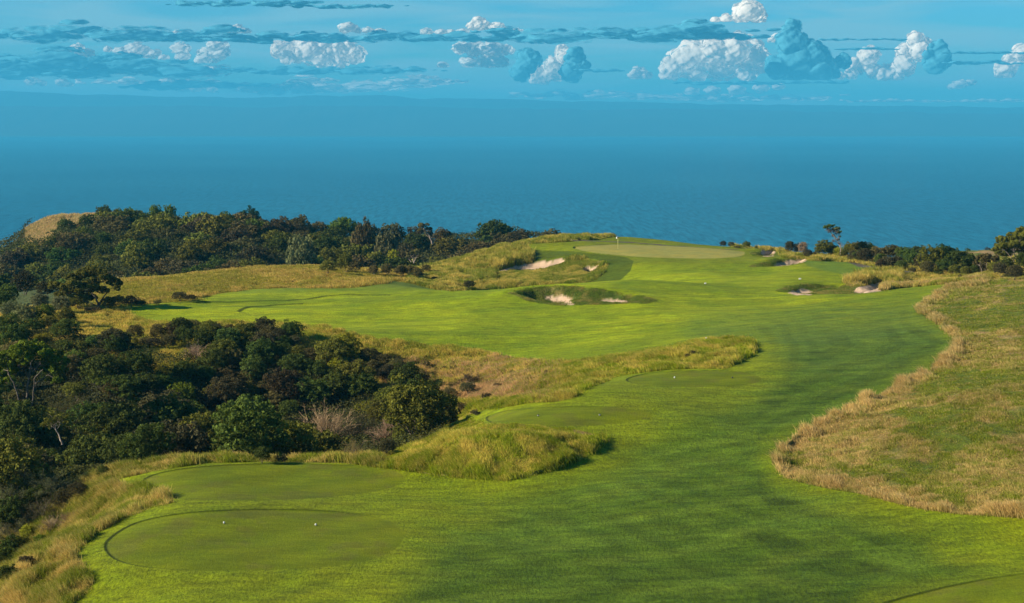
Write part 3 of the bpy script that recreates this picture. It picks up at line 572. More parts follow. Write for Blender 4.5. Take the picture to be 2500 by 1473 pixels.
def lobed(rs, lobes, per, leaf, out=1.1):
    """leaf sprays gathered in tufts over a set of round lobes; each lobe (x,y,z,rx,rz)"""
    C_, Nn, V_ = [], [], []
    for (x, y, z, rx, rz) in lobes:
        m_ = int(10+rs.integers(0, 5)); d = unit(rs.normal(size=(m_, 3))); d[:, 2] = np.where(d[:, 2] < -.3, -d[:, 2]*.5, d[:, 2]); d = unit(d)
        n = max(6, int(per*(rx**2*.5+rx*rz*.5)/m_)); tr = rs.uniform(.26, .44, m_)
        for k in range(m_):
            e = unit(rs.normal(size=(n, 3))+d[k]*.9); q = d[k]*rs.uniform(.68, .92)+e*tr[k]*rs.uniform(.45, 1.05, (n, 1))**.6
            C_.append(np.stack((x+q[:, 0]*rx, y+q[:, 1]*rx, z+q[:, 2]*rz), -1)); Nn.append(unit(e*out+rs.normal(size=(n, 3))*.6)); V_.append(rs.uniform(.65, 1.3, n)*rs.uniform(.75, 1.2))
        n = max(10, int(per*rx*rx*.12)); e = unit(rs.normal(size=(n, 3))); C_.append(np.array([x, y, z])+e*np.array([rx, rx, rz])*.55); Nn.append(unit(e+rs.normal(size=(n, 3))*.5)); V_.append(np.full(n, .6))
    return np.concatenate(C_), np.concatenate(Nn), np.concatenate(V_)
def foliage_mesh(name, rs, lobes, per, leaf, **k):
    c, n, v = lobed(rs, lobes, per, leaf, **k); P, q = leaves(c, n, leaf, rs)
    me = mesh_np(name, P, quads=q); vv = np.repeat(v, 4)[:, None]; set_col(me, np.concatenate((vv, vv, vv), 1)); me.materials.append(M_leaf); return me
def tube_np(paths, sides=5):
    V, Qd, o = [], [], 0
    for pts, r0, r1 in paths:
        P = np.array(pts, float); n = len(P); T = unit(np.gradient(P, axis=0)); up = np.array([0.3, .9, .2]); A = unit(np.cross(T, up)); B = np.cross(T, A)
        rr = np.linspace(r0, r1, n)[:, None]
        for k in range(sides):
            a = 2*math.pi*k/sides; V.append(P+(A*math.cos(a)+B*math.sin(a))*rr)
        for k in range(sides):
            k2 = (k+1) % sides; i = np.arange(n-1)
            Qd.append(np.stack((o+k*n+i, o+k2*n+i, o+k2*n+i+1, o+k*n+i+1), -1))
        o += n*sides
    return np.concatenate(V), np.concatenate(Qd)
def curve(a, b, rs, n=6, wob=.12, sag=0.0):
    a = np.array(a, float); b = np.array(b, float); t = np.linspace(0, 1, n)[:, None]; L = np.linalg.norm(b-a)
    off = rs.normal(size=(n, 3))*wob*L*.35*np.sin(np.pi*t); p = a+(b-a)*t+off; p[:, 2] += np.sin(np.pi*t[:, 0])*sag*L; return p
def trunk_mesh(name, rs, lobes, base=(0, 0, -1.05), r=.05, stems=3, mat=None):
    paths = []; base = np.array(base)
    fork = base+np.array([0, 0, .12])
    paths.append((np.array([base, base*.5+fork*.5, fork]), r*1.25, r*1.05))
    js = [fork+np.array([rs.normal()*.2, rs.normal()*.2, rs.uniform(.35, .6)]) for _ in range(stems)]
    for j in js: paths.append((curve(fork, j, rs), r*.9, r*.5))
    for l in lobes:
        p = np.array(l[:3]); j = js[int(np.argmin([np.linalg.norm(p[:2]-q[:2]) for q in js]))]; paths.append((curve(j, p*.96, rs, 6, .1, -.05), r*.5, r*.1))
        for k in range(2): paths.append((curve(p*.8+j*.2, p+rs.normal(size=3)*l[3]*.5, rs, 4, .1), r*.2, r*.05))
    V, Qd = tube_np(paths, 5); me = mesh_np(name, V, quads=Qd, smooth=True); me.materials.append(mat or M_bark); return me
def bush_lobes(rs, n, zlo=-.75, rr=(.26, .42), flat=.85, spread=.66):
    L = []
    for i in range(n):
        z = zlo+(1-zlo)*((i+.5)/n); a = i*2.399963+rs.uniform(-.4, .4); rad = math.sqrt(max(0.02, 1-max(z, -.25)**2)); s = spread*rs.uniform(.8, 1.15)
        r = rs.uniform(*rr)*(1.1 if z > 0 else .9); L.append((rad*math.cos(a)*s, rad*math.sin(a)*s, z*s*flat, r, r*rs.uniform(.65, .95)))
    L.append((0, 0, -.1, .5, .5)); return L
PROTO = {}
def proto(kind, k, fn): PROTO.setdefault(kind, []).append(fn(k))
def mk_bush(per, leaf, n, **kw):
    def f(k):
        rs = np.random.default_rng(1000+k*17+n); L = bush_lobes(rs, n, **kw)
        return (foliage_mesh('crown', rs, L, per, leaf), trunk_mesh('trunk', rs, L[:10], r=.035))
    return f
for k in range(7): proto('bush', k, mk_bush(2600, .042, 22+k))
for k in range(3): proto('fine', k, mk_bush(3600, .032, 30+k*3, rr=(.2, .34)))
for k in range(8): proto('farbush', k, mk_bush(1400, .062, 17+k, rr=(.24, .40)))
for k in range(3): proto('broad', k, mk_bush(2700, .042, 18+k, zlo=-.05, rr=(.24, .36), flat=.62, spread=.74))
def mk_low(k):
    rs = np.random.default_rng(1500+k); L = [(rs.uniform(-.75, .75), rs.uniform(-.5, .5), rs.uniform(-.75, -.15), rs.uniform(.25, .42), rs.uniform(.22, .4)) for _ in range(14)]
    return (foliage_mesh('crown', rs, L, 2400, .04), trunk_mesh('trunk', rs, L[:6], base=(0, 0, -1), r=.025))
for k in range(4): proto('low', k, mk_low)
def mk_spray(dead):
    """a shrub of upright sprays fanning from the base: bare pinkish twigs, or thin leafy wands"""
    def f(k):
        rs = np.random.default_rng(2000+k+(50 if dead else 0)); paths = []; tips = []
        for i in range(26 if dead else 20):
            a = rs.uniform(0, 2*math.pi); e = rs.uniform(.15, 1.45); L = rs.uniform(1.2, 1.75); d = np.array([math.cos(a)*math.cos(e), math.sin(a)*math.cos(e), math.sin(e)])
            s = np.array([0, 0, -.95]); tip = s+d*L*np.array([1, 1, .95]); c = curve(s, tip, rs, 7, .08, .06); paths.append((c, .02, .006))
            for j in range(9 if dead else 6):
                q = c[rs.integers(2, 6)]; d2 = unit(d+rs.normal(size=3)*.45); c2 = curve(q, q+d2*rs.uniform(.3, .6), rs, 4, .12, .05); paths.append((c2, .009, .004)); tips.append(c2[-1]); tips.append(c2[2])
                for _ in range(3 if dead else 1):
                    q2 = c2[rs.integers(1, 4)]; c3 = q2+unit(d2+rs.normal(size=3)*.6)*rs.uniform(.12, .3); paths.append((np.array([q2, (q2+c3)/2+rs.normal(size=3)*.01, c3]), .007, .004)); tips.append(c3)
        V, Qd = tube_np(paths, 3); tm = mesh_np('trunk' if not dead else 'branches', V, quads=Qd)
        T = np.array(tips); nl = 5 if dead else 26; c = np.repeat(T, nl, 0)+rs.normal(size=(len(T)*nl, 3))*(.06 if dead else .075)
        P, q = leaves(c, unit(rs.normal(size=c.shape)+np.array([0, 0, .4])), .016 if dead else .028, rs, .3 if dead else .4)
        me = mesh_np('crown' if not dead else 'dry_twigs', P, quads=q); v = np.repeat(rs.uniform(.6, 1.3, len(c)), 4)[:, None]; set_col(me, np.concatenate((v, v, v), 1)); me.materials.append(M_leaf)
        vt = np.ones((len(V), 1))*.9; set_col(tm, np.concatenate((vt, vt, vt), 1)); tm.materials.append(M_leaf if dead else M_bark); return (me, tm)
    return f
for k in range(3): proto('dead', k, mk_spray(True))
for k in range(3): proto('spray', k, mk_spray(False))
PART = {'dead': ('dry_twigs', 'branches')}
COLS = dict(D=(.082, .108, .024), O=(.150, .152, .028), B=(.140, .120, .044), G=(.088, .128, .026), Y=(.32, .33, .03), P=(.40, .26, .18), K=(.092, .082, .040), S=(.165, .172, .08), L=(.140, .180, .020), T=(.22,.18,.07))
WORD = dict(D='dark green', O='olive green', B='brownish olive', G='deep green', Y='bright yellow-green', P='pinkish brown', K='dusky brown', S='grey-green', L='mid green', T='straw coloured')
TREES = []
def plant(px, py, rpx, kind, colr, Y=None, label=None, cat=None, name=None, group=None, zone='gully', squash=1.0, k=None, sit=.9, rot=None):
    if Y is None: Y = hit(px, min(py+rpx*sit*squash, 1700))[1]
    x, yy, z = at(px, py, Y); x, z = float(x), float(z); r = rpx*Y/F
    gz0 = float(H(x, Y)); top_ = z+r*squash
    if z-gz0 > r*squash*1.05 and kind != 'broad' and z-gz0 < r*4:
        hh_ = max(r*squash, (top_-gz0+.15*r)/2); squash = hh_/r; z = top_-hh_
    ms = PROTO[kind][(len(TREES) if k is None else k) % len(PROTO[kind])]; gz = float(H(x, Y))
    e = bpy.data.objects.new(name or {'dead': 'dead_shrub', 'low': 'shrub', 'spray': 'shrub', 'fine': 'bush'}.get(kind, 'bush' if zone in ('gully', 'gullyfill', 'slope', 'toe', 'front', 'belt') and rpx < 33 else 'tree'), None); S.collection.objects.link(e)
    e.location = (x, Y, gz); e.empty_display_size = .3; a = random.uniform(0, 6.28) if rot is None else rot
    pn = PART.get(kind, ('crown', 'trunk')); cb = COLS[colr]; j = [random.uniform(.94, 1.07) for _ in range(3)]; v = random.uniform(.8, 1.2)
    sx_, sy_, sz_ = random.uniform(.85, 1.22), random.uniform(.85, 1.2), random.uniform(.85, 1.15)
    for nm, me in zip(pn, ms):
        o = bpy.data.objects.new(nm, me); S.collection.objects.link(o); o.parent = e; o.location = (0, 0, z-gz); o.rotation_euler = (0, 0, a); o.scale = (r*sx_, r*sy_, r*squash*sz_)
        o.color = (cb[0]*j[0]*v, cb[1]*j[1]*v, cb[2]*j[2]*v, 1)
    # the stem reaches the ground
    if z-gz > r*squash*1.0:
        V, Qd = tube_np([(curve((0, 0, -.2), (0, 0, z-gz-r*squash*.95), rng, 5, .05), r*.07, r*.045)], 6)
        sm = mesh_np('stem', V, quads=Qd, smooth=True); s_ = link('stem', sm, M_bark, parent=e)
    TREES.append(dict(o=e, px=px, py=py, r=rpx, kind=kind, col=colr, zone=zone, label=label, cat=cat, Y=Y))
    return e
def sculpt(name, base, Y, limbs, lobes, colr, label, cat='tree', group=None, per=1500, leaf=.1, bark=None, depth=1.0, r0=.2, seed=1, zone=None, twigs=0, lobes2=()):
    """a tree drawn limb by limb: limbs are chains of points with a thickness, lobes are leafy masses"""
    rs = np.random.default_rng(seed); bx, bz = base; x0, y0_, zz0 = at(bx, bz, Y); x0, zz0 = float(x0), float(zz0); s = Y/F
    e = bpy.data.objects.new(name, None); S.collection.objects.link(e); e.location = (x0, Y, zz0); e.empty_display_size = .3
    def L(p, d=0.0): return np.array([(p[0]-bx)*s, d, -(p[1]-bz)*s/ cp])
    paths = []; ends = []
    for li in limbs:
        pts = li[:-1]; r = li[-1]; dd = rs.normal()*depth; P = []
        for i, p in enumerate(pts): P.append(L(p, dd*i/len(pts)*(1 if i else 0)))
        P = np.array(P); n = max(4, 3*len(P)); tt = np.linspace(0, len(P)-1, n); Pi = np.stack([np.interp(tt, range(len(P)), P[:, c]) for c in range(3)], -1)
        Pi[1:-1] += rs.normal(size=(n-2, 3))*r*.35; paths.append((Pi, r, r*.35)); ends.append(Pi)
        for _ in range(twigs):
            q = Pi[rs.integers(n//2, n)]; d = unit(np.array([rs.normal()*.8, rs.normal(), abs(rs.normal())])+.2*unit(Pi[-1]-Pi[0])); paths.append((curve(q, q+d*rs.uniform(.5, 1.3), rs, 5, .15), r*.22, r*.06))
    LB = []
    for (lx, ly, lr, *q) in lobes:
        dd = rs.uniform(-1, 1)*depth*1.2; c = L((lx, ly), dd); fz = q[0] if q else .75; LB.append((c[0], c[1], c[2], lr*s, lr*s*fz))
        near = min(ends, key=lambda E: np.linalg.norm(E[-1]-c)); j = near[int(np.argmin(np.linalg.norm(near-c, axis=1)))]; paths.append((curve(j, c, rs, 6, .1), r0*.28, r0*.08))
        for _ in range(3): paths.append((curve(c*.7+j*.3, c+rs.normal(size=3)*lr*s*.45, rs, 4, .1), r0*.1, r0*.04))
    V, Qd = tube_np(paths, 6); tm = mesh_np('trunk', V, quads=Qd, smooth=True); link('trunk', tm, bark or M_pale, parent=e)
    if LB:
        fm = foliage_mesh('crown', rs, LB, per, leaf); o = link('crown', fm, None, parent=e); cb = COLS[colr]; o.color = tuple(cb)+(1,)
    if lobes2:
        L2 = [(L((a, b_))[0], rs.uniform(-.4, .4), L((a, b_))[2], c_*s, c_*s) for a, b_, c_ in lobes2]; fm = foliage_mesh('dry_twigs', rs, L2, per*.35, leaf*.8); o = link('dry_twigs', fm, None, parent=e); o.color = (.13, .09, .075, 1)
    e['label'] = label; e['category'] = cat
    if group: e['group'] = group
    return e
# --- the gully between the tees and the fairway: (x, y, radius, form, colour)
GUL = [(30,830,44,'bush','D'),(105,828,19,'bush','Y'),(190,880,32,'bush','G'),(240,872,28,'bush','B'),(280,845,32,'bush','D'),(335,897,46,'bush','D'),(252,932,33,'broad','O'),(180,958,34,'broad','O'),
 (148,1010,34,'spray','B'),(290,955,34,'bush','B'),(262,1000,32,'dead','K'),(215,1000,28,'broad','B'),(355,1000,26,'dead','P'),(245,1062,38,'bush','O'),(312,1040,26,'bush','L'),(150,1062,30,'bush','O'),(60,1105,22,'spray','O'),
 (12,1050,24,'bush','L'),(330,812,26,'fine','B'),(385,812,26,'fine','B'),(440,802,32,'bush','D'),(468,802,26,'fine','B'),(500,833,34,'bush','D'),(478,858,28,'dead','P'),(560,832,36,'bush','D'),(590,812,28,'bush','O'),(645,806,24,'fine','K'),
 (680,822,24,'fine','K'),(520,888,36,'bush','D'),(572,872,28,'bush','B'),(636,868,42,'bush','G'),(690,888,17,'bush','Y'),(452,905,32,'bush','G'),(445,965,40,'bush','L'),(500,918,30,'bush','D'),(555,922,30,'bush','B'),(612,922,32,'bush','B'),
 (532,962,38,'bush','O'),(592,968,40,'bush','O'),(650,960,36,'bush','B'),(548,985,28,'dead','B'),(398,985,26,'dead','P'),(420,1030,36,'bush','O'),(470,1012,32,'bush','O'),(502,1042,36,'bush','O'),(545,1022,36,'bush','O'),(600,1018,36,'bush','B'),
 (642,1052,36,'bush','G'),(418,1082,30,'bush','O'),(378,1090,34,'bush','D'),(540,1088,30,'bush','D'),(600,1090,30,'bush','O'),(350,1058,28,'dead','K'),(315,1092,28,'bush','O'),(280,1100,26,'bush','D'),(470,1090,28,'bush','O'),(240,1110,26,'bush','L'),
 (650,838,34,'bush','K'),(842,852,40,'bush','Y'),(825,892,26,'bush','Y'),(902,872,32,'fine','K'),(935,882,24,'fine','B'),(722,892,42,'bush','D'),(775,905,30,'bush','D'),(762,958,46,'bush','D'),(825,940,44,'bush','D'),(885,945,40,'bush','D'),
 (988,925,44,'bush','D'),(1010,975,38,'bush','D'),(950,975,38,'bush','O'),(930,1010,34,'bush','O'),(700,950,32,'bush','K'),(670,985,34,'bush','B'),(705,1000,30,'bush','D'),(800,1035,58,'dead','P'),(868,1040,42,'dead','K'),(938,1052,42,'dead','P'),
 (662,1068,50,'bush','L'),(722,1072,40,'bush','G'),(755,1092,14,'spray','Y'),(782,1090,13,'spray','Y'),(768,1100,11,'spray','Y'),(868,1100,28,'spray','T'),(906,1102,15,'bush','S'),(690,1112,20,'low','K'),(980,1062,30,'bush','O'),(1012,1042,26,'bush','O'),
 (1050,1012,26,'fine','B'),(1078,985,24,'bush','O'),(1042,982,26,'bush','O'),(1140,922,24,'spray','K'),(1142,948,20,'fine','K'),(1052,952,30,'bush','O'),(1096,962,22,'fine','B'),(945,1092,24,'fine','K'),(830,1100,20,'low','D'),(740,1108,18,'low','D'),(640,1110,24,'bush','D'),
 (1000,905,22,'bush','D'),(965,895,24,'fine','B'),(1105,935,16,'low','B'),(1190,960,16,'low','K'),(1130,985,20,'low','K'),(1160,1000,16,'low','K'),
 (60,1180,58,'spray','S'),(130,1178,42,'spray','S'),(30,1232,44,'spray','S'),(105,1240,34,'spray','K'),(215,1142,26,'spray','L'),(188,1195,26,'fine','K'),(180,1130,34,'bush','O'),(120,1125,36,'bush','D'),(40,1125,30,'bush','O'),(250,1152,20,'fine','D'),
 (68,1302,24,'bush','Y'),(50,1330,26,'bush','L'),(25,1300,30,'spray','S'),(12,1360,30,'bush','D'),(8,1405,20,'low','D'),(8,1270,34,'bush','D'),(286,1122,20,'bush','D'),(322,1108,26,'bush','O'),(372,1106,28,'spray','O'),(418,1100,24,'bush','O'),(452,1106,20,'low','B'),(498,1098,26,'bush','O'),(548,1102,22,'fine','D'),(590,1098,24,'low','O'),
 (25,1342,36,'bush','D'),(62,1374,22,'bush','K'),(18,1402,28,'bush','D'),(98,1318,18,'bush','L'),(128,1275,22,'dead','P'),(30,1250,40,'bush','D'),(92,1215,36,'bush','D'),(152,1215,26,'fine','K'),(165,1262,20,'dead','P'),(20,960,40,'bush','D'),(20,1010,34,'bush','D'),(130,920,34,'bush','D'),(95,1075,34,'bush','D'),(200,1085,28,'bush','D'),(360,940,32,'bush','D'),(395,935,26,'bush','G'),(0,900,36,'bush','D')]
for g in GUL:
    px, py, r, kd, c = g; Yg = None
    if kd == 'dead' and r > 50: Yg = hit(px, py+r*.9)[1]
    plant(px, py, r, kd, c, Y=Yg, zone='front' if px < 260 and py > 1115 else 'gully')
for px, py, r, kd, c in [(352,822,22,'low','B'),(375,838,20,'fine','K'),(420,812,26,'bush','B'),(455,822,28,'bush','D'),(505,808,26,'bush','O'),(530,812,26,'fine','K'),(560,808,22,'bush','B'),(612,806,22,'bush','D'),(660,815,24,'bush','B'),(690,840,26,'bush','D'),(600,838,30,'bush','O'),(540,850,30,'bush','D'),
 (410,835,22,'bush','B'),(715,832,20,'fine','K'),(735,850,20,'low','T'),(760,868,24,'fine','B'),(800,880,24,'bush','B'),(720,862,26,'bush','O'),(690,862,26,'bush','D'),(780,842,14,'low','Y'),(870,895,24,'bush','K'),(912,900,26,'bush','B'),(948,912,26,'bush','K'),(965,872,16,'low','B'),(1005,880,16,'low','B'),
 (1040,885,14,'low','K'),(1075,895,15,'low','B'),(1110,895,12,'low','K'),(1030,925,22,'bush','B'),(1060,985,26,'bush','D'),(1085,1005,20,'fine','B'),(300,828,24,'bush','O'),(270,818,20,'bush','K'),(230,838,26,'bush','D'),(200,850,22,'bush','O'),(160,850,24,'bush','D'),(1250,905,13,'low','D'),(1290,900,12,'low','D'),(1340,905,12,'low','K'),(1380,900,10,'low','D'),(1215,935,14,'low','K')]:
    plant(px, py, r, kd, c, zone='gully')
# second storey behind and between them, where the photograph is closed dark bush
def poisson(n, x0, x1, y0, y1, rmin, ok):
    out = []
    for _ in range(n*40):
        x = rng.uniform(x0, x1); y = rng.uniform(y0, y1)
        if ok(x, y) and all((x-a)**2+(y-b)**2 > rmin**2 for a, b in out): out.append((x, y))
        if len(out) >= n: break
    return out
def fill_ok(x, y):
    px, py = proj(x, y, float(H(x, y))+2.0)
    if px < -60 or px > 1090: return False
    lim = np.interp(px, [0, 320, 420, 600, 800, 1000, 1090], [186, 182, 180, 188, 180, 165, 145]); lo = np.interp(px, [0, 260, 700, 1000, 1090], [104, 110.5, 112, 114, 124])
    if not (lo < y < lim): return False
    if 330 < px < 470 and 815 < py < 900: return False
    if 735 < px < 1000 and 985 < py < 1120: return False
    return True
for x, y in poisson(48, -62, -2, 104, 190, 4.6, fill_ok):
    gz = float(H(x, y)); rr = rng.uniform(2.0, 3.3)*float(np.interp(y, [150, 172, 185], [1, .75, .5])); px, py = proj(x, y, gz+rr*.85)
    plant(float(px), float(py), rr*F/y, 'bush', random.choice('DDOGKOB'), Y=y, zone='gullyfill')
# --- the left slope and the single tree by the fairway end
for g in [(160,672,30,'farbush','O'),(60,690,34,'farbush','K'),(20,720,30,'farbush','D'),(110,705,26,'farbush','K'),(60,770,30,'bush','S'),(110,765,30,'bush','L'),(30,760,30,'bush','S'),(150,745,26,'bush','S'),(160,775,28,'bush','O'),(95,735,24,'bush','S'),
          (120,790,26,'bush','O'),(80,800,26,'bush','D'),(20,795,34,'bush','D'),(55,820,30,'bush','D'),(190,735,26,'bush','O'),(225,748,18,'low','K'),(265,740,20,'bush','O'),(290,735,22,'fine','B'),(320,735,18,'fine','K'),(345,733,16,'low','D'),(385,733,12,'low','B'),(0,740,30,'bush','D')]:
    plant(*g, zone='slope')
plant(438, 724, 20, 'fine', 'K', zone='dome', squash=.7, label='round dusky brown bush alone on the pale rough left of the far fairway', cat='bush', name='bush')
plant(466, 727, 17, 'fine', 'K', zone='dome', squash=.7, label='smaller dusky bush joined to the round one by the far fairway edge', cat='bush', name='bush')
for g in [(1062,676,9,'low','K'),(1145,695,14,'fine','K'),(1088,693,8,'low','K'),(1000,660,18,'farbush','B'),(1020,668,16,'farbush','B'),(978,662,20,'farbush','B'),(945,658,18,'farbush','B'),(912,660,16,'farbush','B'),(842,642,26,'farbush','O'),(868,650,20,'farbush','B'),(800,652,22,'farbush','O'),(1040,655,14,'farbush','B')]:
    plant(*g, zone='toe')
# --- the wooded headland
GAPS = [[(60,600),(60,560),(150,505),(238,500),(236,540),(225,560),(190,565),(160,560),(140,575),(110,595)],[(448,608),(455,590),(480,575),(500,572),(490,590),(470,606)],[(425,548),(440,522),(470,525),(478,545),(450,560)],[(405,585),(412,570),(432,570),(430,584)]]
def far_ok(x, y):
    px, py = proj(x, y, float(H(x, y))+1.0)
    if px < 250 and proj(x, y, float(H(x, y))+5.2)[1] < np.interp(px, [-70, 0, 80, 120, 150, 200, 250], [660, 622, 585, 575, 552, 540, 520]): return False
    if px < -70 or px > 1400: return False
    for g in GAPS:
        if sdf(g, np.array([px]), np.array([py]))[0] > -3: return False
    u = x/y
    if y > coast(u)-1: return False
    return y > np.interp(px, [-100, 300, 650, 1000, 1200, 1400], [285, 325, 325, 318, 352, 388])
FT = poisson(225, -150, 18, 285, 452, 6.6, far_ok)
for i, (x, y) in enumerate(FT):
    gz = float(H(x, y)); rr = rng.uniform(3.0, 4.7); px, py = proj(x, y, gz+rr*.42)
    plant(float(px), float(py), rr*F/y, 'farbush', random.choice('DDOOGBKOB'), Y=y, zone='headland', squash=.9)
for g in [(255,518,17,'D'),(318,520,16,'L'),(345,524,12,'S'),(378,517,18,'L'),(415,513,15,'L'),(290,522,12,'L'),(305,545,22,'K'),(350,560,26,'K'),(516,530,8,'L'),(160,552,20,'D'),(215,545,22,'D')]:
    px, py, r, c = g; u = (px-1250)/F; plant(px, py, r, 'farbush', c, Y=float(coast(u))-6 if py < 540 else float(coast(u))-22, zone='skyline', squash=1.15, sit=.9)
plant(733, 607, 36, 'farbush', 'S', Y=352, zone='headland', label='big rounded grey-green tree standing out of the shadow on the wooded headland', cat='tree')
plant(943, 582, 36, 'farbush', 'S', Y=395, zone='headland', label='domed grey-green tree with a lit left side high on the headland', cat='tree')
plant(887, 570, 30, 'farbush', 'B', Y=400, zone='headland', label='pale brown thinning tree on the headland slope below the crest', cat='tree', squash=1.2)
plant(990, 610, 28, 'farbush', 'K', Y=372, zone='headland', label='dusky brown tree below the pale leaning trunk on the headland', cat='tree')
plant(958, 616, 15, 'farbush', 'Y', Y=368, zone='headland', label='small light yellow-green tree low in the dark headland hollow', cat='tree')
# --- tree belt on the right
for g in [(1766,596,10,'fine','K'),(1785,597,9,'fine','K'),(1822,598,11,'fine','O'),(1802,600,8,'low','K'),(1929,598,12,'bush','K'),(1945,602,9,'bush','K'),(1960,601,15,'bush','P'),(1972,619,12,'fine','K'),(2012,600,20,'bush','O'),(2032,606,15,'bush','O'),(1998,606,10,'bush','O'),
          (2048,615,14,'bush','Y'),(2072,608,18,'bush','O'),(2100,605,24,'bush','O'),(2112,625,22,'bush','K'),(2085,625,16,'bush','K'),(2145,620,22,'bush','B'),(2172,618,24,'bush','B'),(2165,640,18,'bush','K'),(2150,645,14,'bush','K'),(2212,625,24,'bush','G'),(2230,635,24,'bush','D'),(2190,640,16,'bush','K'),
          (2275,632,38,'bush','O'),(2300,622,28,'bush','D'),(2262,655,20,'bush','B'),(2345,636,34,'bush','D'),(2330,660,18,'bush','O'),(2358,662,18,'bush','O'),(2380,660,16,'bush','D'),(2412,604,9,'low','K'),(2445,660,20,'bush','K'),(2478,665,22,'bush','K'),(2500,640,30,'bush','D'),(2400,618,6,'low','K'),
          (1415,583,5,'low','K'),(2125,612,22,'bush','D'),(2060,620,13,'bush','O'),(2186,616,22,'bush','K'),(2200,648,15,'bush','D'),(2240,614,19,'bush','D'),(2250,640,22,'bush','K'),(2310,648,24,'bush','D'),(2322,625,24,'bush','D'),(2370,642,24,'bush','D'),(2396,655,18,'bush','K'),(2426,656,18,'bush','O'),(2456,645,20,'bush','D'),(2230,654,14,'low','K'),(2290,664,14,'low','D'),(2350,671,12,'low','K'),(2392,674,12,'low','B'),(2180,650,12,'low','D'),(2150,635,18,'bush','D'),(2098,625,16,'bush','D'),(2020,612,14,'bush','D'),(1988,612,8,'low','K'),(2063,683,6,'low','K'),(2110,676,5,'low','D'),(1690,862,9,'fine','K'),(1678,868,7,'fine','K')]:
    zb = None
    if g[0] == 2412: zb = 371
    if g[0] == 2400: zb = 372
    plant(*g[:5], Y=zb, zone='belt')
# --- trees drawn limb by limb
sculpt('tree', (66, 1042), 149, [[(66,1042),(60,1010),(52,975),(44,935),(30,900),.13],[(66,1042),(68,1000),(72,960),(78,915),(84,880),.15],[(68,1020),(82,985),(90,950),(95,915),(120,895),.1],[(60,1030),(50,1005),(30,985),(8,975),.08],[(66,1010),(60,985),(50,955),.10],[(90,935),(105,925),(125,912),.07],[(84,900),(76,885),(70,870),.07],[(84,905),(100,890),(104,880),.06]],
       [(20,880,30,.8),(45,862,30,.8),(75,852,32,.8),(105,862,32,.8),(135,880,30,.85),(145,900,22),(10,905,26),(-15,905,30),(60,880,26,.6),(115,905,20,.6),(150,925,14),(0,935,20),(90,842,22),(30,925,14)], 'L', 'tall spreading tree with bare pale limbs at the left edge of the gully', per=1700, leaf=.10, depth=1.2, r0=.12, seed=5, twigs=3, bark=M_bark)
sculpt('tree', (240, 752), 212, [[(240,752),(236,738),(228,725),(215,712),.16],[(240,752),(243,738),(252,725),(265,712),.16],[(242,745),(250,735),(262,728),.1],[(238,748),(222,738),(200,730),.09],[(232,745),(215,742),.07]],
       [(200,672,22,.7),(225,668,24,.7),(250,680,24,.7),(275,695,20,.7),(290,705,12,.7),(170,685,22,.7),(145,698,20,.7),(190,700,26,.8),(222,702,26,.8),(250,708,20,.7),(165,718,24,.8),(195,728,22,.8),(140,725,18,.8),(175,740,18,.8),(215,730,16)], 'O', 'wide windblown dark tree standing at the left end of the far fairway', per=1300, leaf=.13, depth=1.5, r0=.16, seed=6, bark=M_bark)
sculpt('tree', (2052, 622), 278, [[(2052,622),(2052,608),(2051,600),.13],[(2051,600),(2046,590),(2038,582),(2030,570),(2022,562),.09],[(2051,602),(2049,590),(2044,575),(2036,560),.07],[(2050,598),(2040,590),(2030,586),.07],[(2051,604),(2056,600),.05],[(2047,592),(2043,583),(2032,575),.07],[(2046,586),(2048,572),(2046,562),.06]],
       [(2018,555,9,.45),(2030,553,10,.5),(2042,560,8,.7),(2047,567,6,.8),(2036,562,8,.6),(2012,557,5,.5),(2049,578,3)], 'D', 'windswept leaning tree with a bare pale trunk rising against the sea', per=2200, leaf=.09, depth=.5, r0=.07, seed=7, twigs=7, lobes2=[(2030,566,9),(2038,577,7),(2024,563,8),(2044,586,5),(2036,590,4),(2041,568,8)])
sculpt('tree', (2493, 682), 236, [[(2493,682),(2486,668),(2478,650),(2470,636),(2458,626),.17],[(2493,682),(2489,662),(2483,645),(2476,630),(2470,615),.15],[(2493,682),(2493,660),(2495,640),(2492,620),.14],[(2494,680),(2499,655),(2506,635),.14],[(2484,660),(2476,652),(2462,645),(2450,642),.07],[(2480,650),(2466,638),(2455,634),.06],[(2488,655),(2484,640),(2480,628),.07]],
       [(2448,588,15,.8),(2470,580,16,.8),(2435,600,12),(2455,605,16,.8),(2490,575,20,.9),(2480,600,20,.8),(2510,590,24,.9),(2440,620,12,.7),(2460,622,14,.7),(2500,615,22),(2430,612,9),(2520,565,18),(2495,562,10),(2460,598,20),(2486,592,24),(2440,608,15),(2475,612,18),(2500,575,20)], 'O', 'large spreading tree with pale forked trunks at the right edge of the photo', per=2300, leaf=.11, depth=1.2, r0=.12, seed=8, twigs=3)
sculpt('tree', (2414, 680), 240, [[(2397,680),(2396,668),(2393,655),(2388,648),.09],[(2404,680),(2404,665),(2401,655),.06],[(2414,681),(2414,668),(2410,658),(2404,650),.1],[(2414,675),(2420,662),(2425,652),.08],[(2423,681),(2424,668),(2428,658),.06]],
       [(2392,632,13,.8),(2405,626,12,.8),(2420,630,14,.8),(2384,645,9),(2432,642,11),(2410,642,10)], 'B', 'thin brownish tree on several slim pale stems in the right belt', per=1500, leaf=.1, depth=.8, r0=.09, seed=9)
